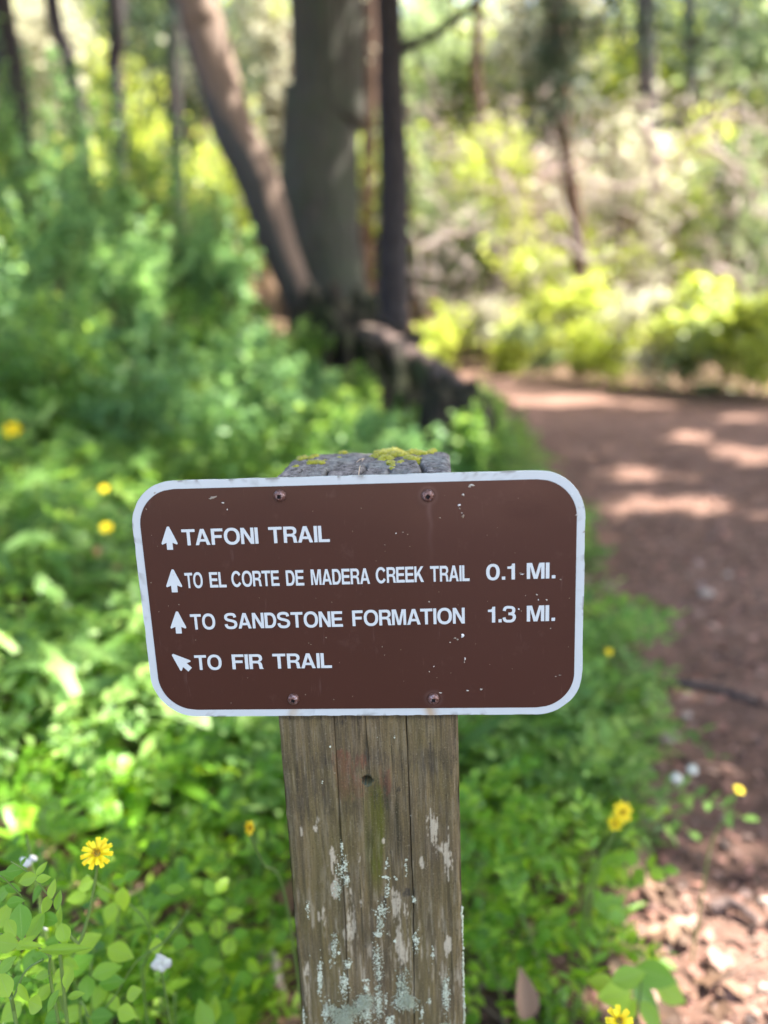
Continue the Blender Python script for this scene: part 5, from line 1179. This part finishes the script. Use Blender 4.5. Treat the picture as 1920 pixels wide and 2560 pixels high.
def gpt(x, y): return np.array([x, y, float(gz(x, y))])
P = at(243, 2134, -.005)
daisy(P, size(71, P), (.15, -.55, .7), "sharp yellow daisy-like flower above the leaves at lower left", None, rp, [at(*Z6(530, 650), .005), at(*Z6(492, 850), .005), at(*Z6(440, 1010), .0), at(*Z6(340, 1180), -.01), gpt(*(at(*Z6(320, 1400), .0)[:2]))])
fs = [((622, 2070), .16, 34, (.9, -.3, .3), "small yellow flower seen side-on just left of the post"), ((30, 1075), 1.9, 42, (.2, -.6, .7), "yellow flower at the photo's left edge, above the others"),
      ((260, 1222), 1.35, 22, (.2, -.5, .8), "orange-yellow flower upper left of the sign"), ((266, 1320), 1.3, 28, (.1, -.6, .7), "blurred yellow flower just left of the sign's upper edge"),
      ((1556, 2030), .42, 46, (.1, -.8, .5), "upper and larger of the two joined yellow flowers right of the post"), ((1538, 2058), .40, 34, (-.3, -.8, .3), "lower and smaller of the two joined yellow flowers right of the post"),
      ((1847, 1975), .55, 26, (.2, -.3, .8), "lone yellow flower over the dirt trail at right"), ((1548, 2552), .02, 62, (.0, -.6, .7), "yellow flower cut by the bottom edge, right of the post"), ((1522, 1630), 1.0, 18, (.1, -.5, .7), "tiny yellow-green flower just right of the sign")]
for (px, py), Y, w_, fc, lb in fs:
    P = at(px, py, Y); dx = -.03 if px > 1000 else .03
    daisy(P, size(w_, P), fc, lb, "blurred yellow flowers", rp, [P + [dx * .3, .01, -.05], P + [dx, .02, -.12], gpt(P[0] + dx * 1.5, P[1] + .03)] if P[2] > .2 else [P + [dx * .2, .01, -.03], gpt(P[0] + dx, P[1] + .02)], (8, 6))
def pea(px, py, Y, n_, w_, label, r, stem_foot=None):
    P = at(px, py, Y); d = size(w_, P); rt = tag(empty("white_blossom", tuple(P)), label, "flower", "white blossoms")
    Geo().tube(smooth_path([[0, 0, d * 1.6], [.1 * d, 0, .4 * d], [0, 0, -.6 * d], gpt(P[0] + .01, P[1] + .02) - P], 16), [.0012] * 16, 5).build("stem", M['stem'], rt)
    for i in range(n_):
        V, F = blob((0, 0, 0), d * .26, i + int(px), 2, .35, 2, (.9, .35, 1.2)); c_ = np.array([.35 * d * r.normal(), -.1 * d, -.35 * d * i / n_ * 2 + .2 * d])
        mesh("petal", V @ np.array(Matrix.Rotation(r.normal(), 3, 'Y')) + c_, F, M['white_petal'], rt, {'tint': np.full(len(V), r.random())}, True)
pea(400, 2400, .10, 7, 46, "white pea-like blossom hanging among the oval leaves", rp)
pea(78, 2150, .12, 4, 34, "faded white blossom spike above the sharp corner plant", rp)
pea(110, 2320, .08, 2, 16, "tiny pinkish white bud inside the sharp corner plant", rp)
def puff(px, py, Y, w_, label, r):
    P = at(px, py, Y); d = size(w_, P) / 2; rt = tag(empty("seed_head", tuple(P)), label, "flower", "white fluffy seed heads")
    g = Geo(); V, F = blob((0, 0, 0), d * .75, 3, 2, .15, 3); g.add(V, F)
    for i in range(120):
        v = r.normal(size=3); v /= np.linalg.norm(v); g.tube([v * d * .5, v * d], [.0004, .0007], 3)
    g.build("fluff", M['fluff'], rt)
    Geo().tube(smooth_path([[0, 0, 0], [-.03, .0, -.04], [-.10, 0, -.14], gpt(P[0] - .16, P[1] + .02) - P], 16), [.0013] * 16, 5).build("stem", M['stem'], rt)
puff(1692, 1946, .60, 32, "lower left of the two white fluffy seed heads over the trail", rp)
puff(1731, 1925, .62, 30, "upper right of the two white fluffy seed heads over the trail", rp)

# ------------------------------------------------------------------ litter, stones, sticks
def litter(name, x, y, sz, label, mat, r, T=QUAD, TF=QF, up=2.0, lift=.008):
    n_ = len(x); z = gz(x, y) + lift * r.random(n_) + .004
    V, F, t_ = soup(T, TF, np.stack([x, y, z], 1), frames(rnd_normals(n_, up, r), r.random(n_) * 6.28), sz, r.random(n_))
    return tag(mesh(name, V, F, mat, None, {'tint': t_}), label, "litter", kind='stuff')
k = NM('trail_chip'); M['trail_chip'] = k.done(k.pbr(k.ramp(k.attr("tint"), [(0, (.05, .035, .03)), (.35, (.20, .10, .075)), (.6, (.36, .17, .12)), (.85, (.24, .15, .12)), (1, (.36, .23, .18))]), .85))
n_ = 30000; y_ = .2 + 6.5 * rp.random(n_) ** 1.7; x_ = trail_left(y_) - .35 + (3.3) * rp.random(n_)
litter("trail_litter", x_, y_, .007 + .026 * rp.random(n_) ** 2.5, "reddish bark chips and leaf crumbs scattered on the dirt trail", M['trail_chip'], rp, T=QUAD * [1.3, 1, 1])
y_ = .3 + 5 * rp.random(2600) ** 1.5; x_ = trail_left(y_) - .3 + 3.2 * rp.random(2600)
litter('trail_leaves', x_, y_, .02 + .035 * rp.random(2600), 'larger curled dead leaves and bark flakes on the dirt trail', M['trail_chip'], rp, T=OVAL, TF=OF, lift=.012)
n_ = 5000; y_ = .1 + 2.5 * rp.random(n_); x_ = -1.8 + 2.3 * rp.random(n_)
litter("leaf_litter", x_, y_, .02 + .04 * rp.random(n_), "dry brown leaf litter under the plants around the post", M['dry_leaf'], rp, T=OVAL, TF=OF, lift=.02)
g = Geo()
for i in range(150):
    y = .3 + 1.8 * rp.random(); x = -1.2 + 1.7 * rp.random(); a = rp.random() * 6.28; l = .05 + .16 * rp.random(); p = gpt(x, y) + [0, 0, .015]; d = np.array([math.cos(a), math.sin(a), .25 * rp.random()]) * l
    g.tube([p, p + d * .5 + rp.normal(size=3) * .006, p + d], [.0022, .0018, .001], 5)
tag(g.build("fallen_twigs", M['twig']), "thin dry twigs lying under the plants beside the post", "twigs", kind='stuff')
g = Geo()
for i in range(110):
    y = .4 + 5 * rp.random() ** 1.5; x = float(trail_left(y)) + 2.4 * rp.random(); a = rp.random() * 6.28; l = .03 + .12 * rp.random(); p = gpt(x, y) + [0, 0, .006]; d = np.array([math.cos(a), math.sin(a), .03]) * l
    g.tube([p, p + d * .5, p + d], [.0022, .0022, .001], 5)
tag(g.build("trail_twigs", M['twig']), "short dry twigs scattered over the dirt trail", "twigs", kind='stuff')
k = NM('pale_stone'); M['pale_stone'] = k.done(k.pbr(k.mix(k.noise(k.coord(), 60), (.34, .25, .20), (.48, .39, .32)), .85, k.bump(k.noise(k.coord(), 90), .5, .004)))
for j, (px, py, w_, lb) in enumerate(((1605, 1775, 50, "pale pinkish stone at the trail's left edge, upper one"), (1670, 1833, 46, "pale stone at the trail's left edge, just below the upper one"), (1715, 1770, 26, "small pale stone right of the two trail-edge stones"),
                                      (1768, 1470, 36, "pinkish stone in the middle of the trail"), (1600, 2040, 28, "grey-white stone beside the joined yellow flowers"), (1915, 2230, 34, "white stone cut by the photo's right edge"), (1912, 2440, 30, "white pebble low on the photo's right edge"), (1730, 1900, 20, "small grey pebble behind the fluffy seed heads"),
                                      (1525, 1810, 24, "grey pebble between the plants and the trail"), (1820, 1420, 20, "small tan pebble on the shaded trail"), (1820, 2540, 30, "tan pebble near the bottom right corner"))):
    p = atz(px, py, .0); p[2] = float(gz(p[0], p[1])); rad = size(w_, p) / 2; V, F = blob((0, 0, 0), rad, j + 5, 3, .35, 1.6, (1.1, .9, .6))
    o = mesh("stone", V, F, M['pale_stone'], None, None, True); o.location = (p[0], p[1], p[2] + rad * .3); tag(o, lb, "stone", "stones along the trail")
def stick(p, q, w_, label, mat, cat="stick", sd=0):
    a = atz(*p, .0); b = atz(*q, .0); a[2] = float(gz(a[0], a[1])) + .01; b[2] = float(gz(b[0], b[1])) + .012; rad = size(w_, a) / 2; m_ = (a + b) / 2
    g = Geo().tube(smooth_path([a - m_, [0, .02, .01], b - m_], 24), np.linspace(rad, rad * .6, 24), 10, .25, sd); o = g.build("stick", mat); o.location = m_; tag(o, label, cat)
stick((1640, 1700), (1900, 1745), 22, "dark weathered stick lying across the trail", M['grey_bark'], sd=4)
stick((1480, 1640), (1640, 1700), 9, "thin brown stick touching the dark weathered stick", M['brown_bark'], sd=5)
stick((1780, 2255), (1900, 2290), 34, "grey brown bark slab behind the sunlit dirt patch", M['root_wood'], "bark", sd=6)
stick((655, 2420), (705, 2520), 34, "pale split piece of wood on the ground left of the post", M['pale_wood'], "wood piece", sd=7)
stick((1430, 2380), (1300, 2290), 10, "thin dry stick among the leaves right of the post", M['twig'], sd=8)
stick((30, 2190), (160, 2145), 9, "thin pinkish stick behind the yellow flower at lower left", M['twig'], sd=9)
c_ = at(1310, 2520, .3); rt = link("dry_leaf", bare_mesh("dry_leaf", *leaflet_mesh(1.1, .2, .3)[:2], M['dry_leaf'], {'tint': np.full(45, .75)})); rt.location = (c_[0], c_[1], c_[2] - .02); rt.rotation_euler = (1.2, .2, .3); rt.scale = (.055, .06, .06); tag(rt, "curled brown dead leaf right of the post near the bottom edge", "leaf")
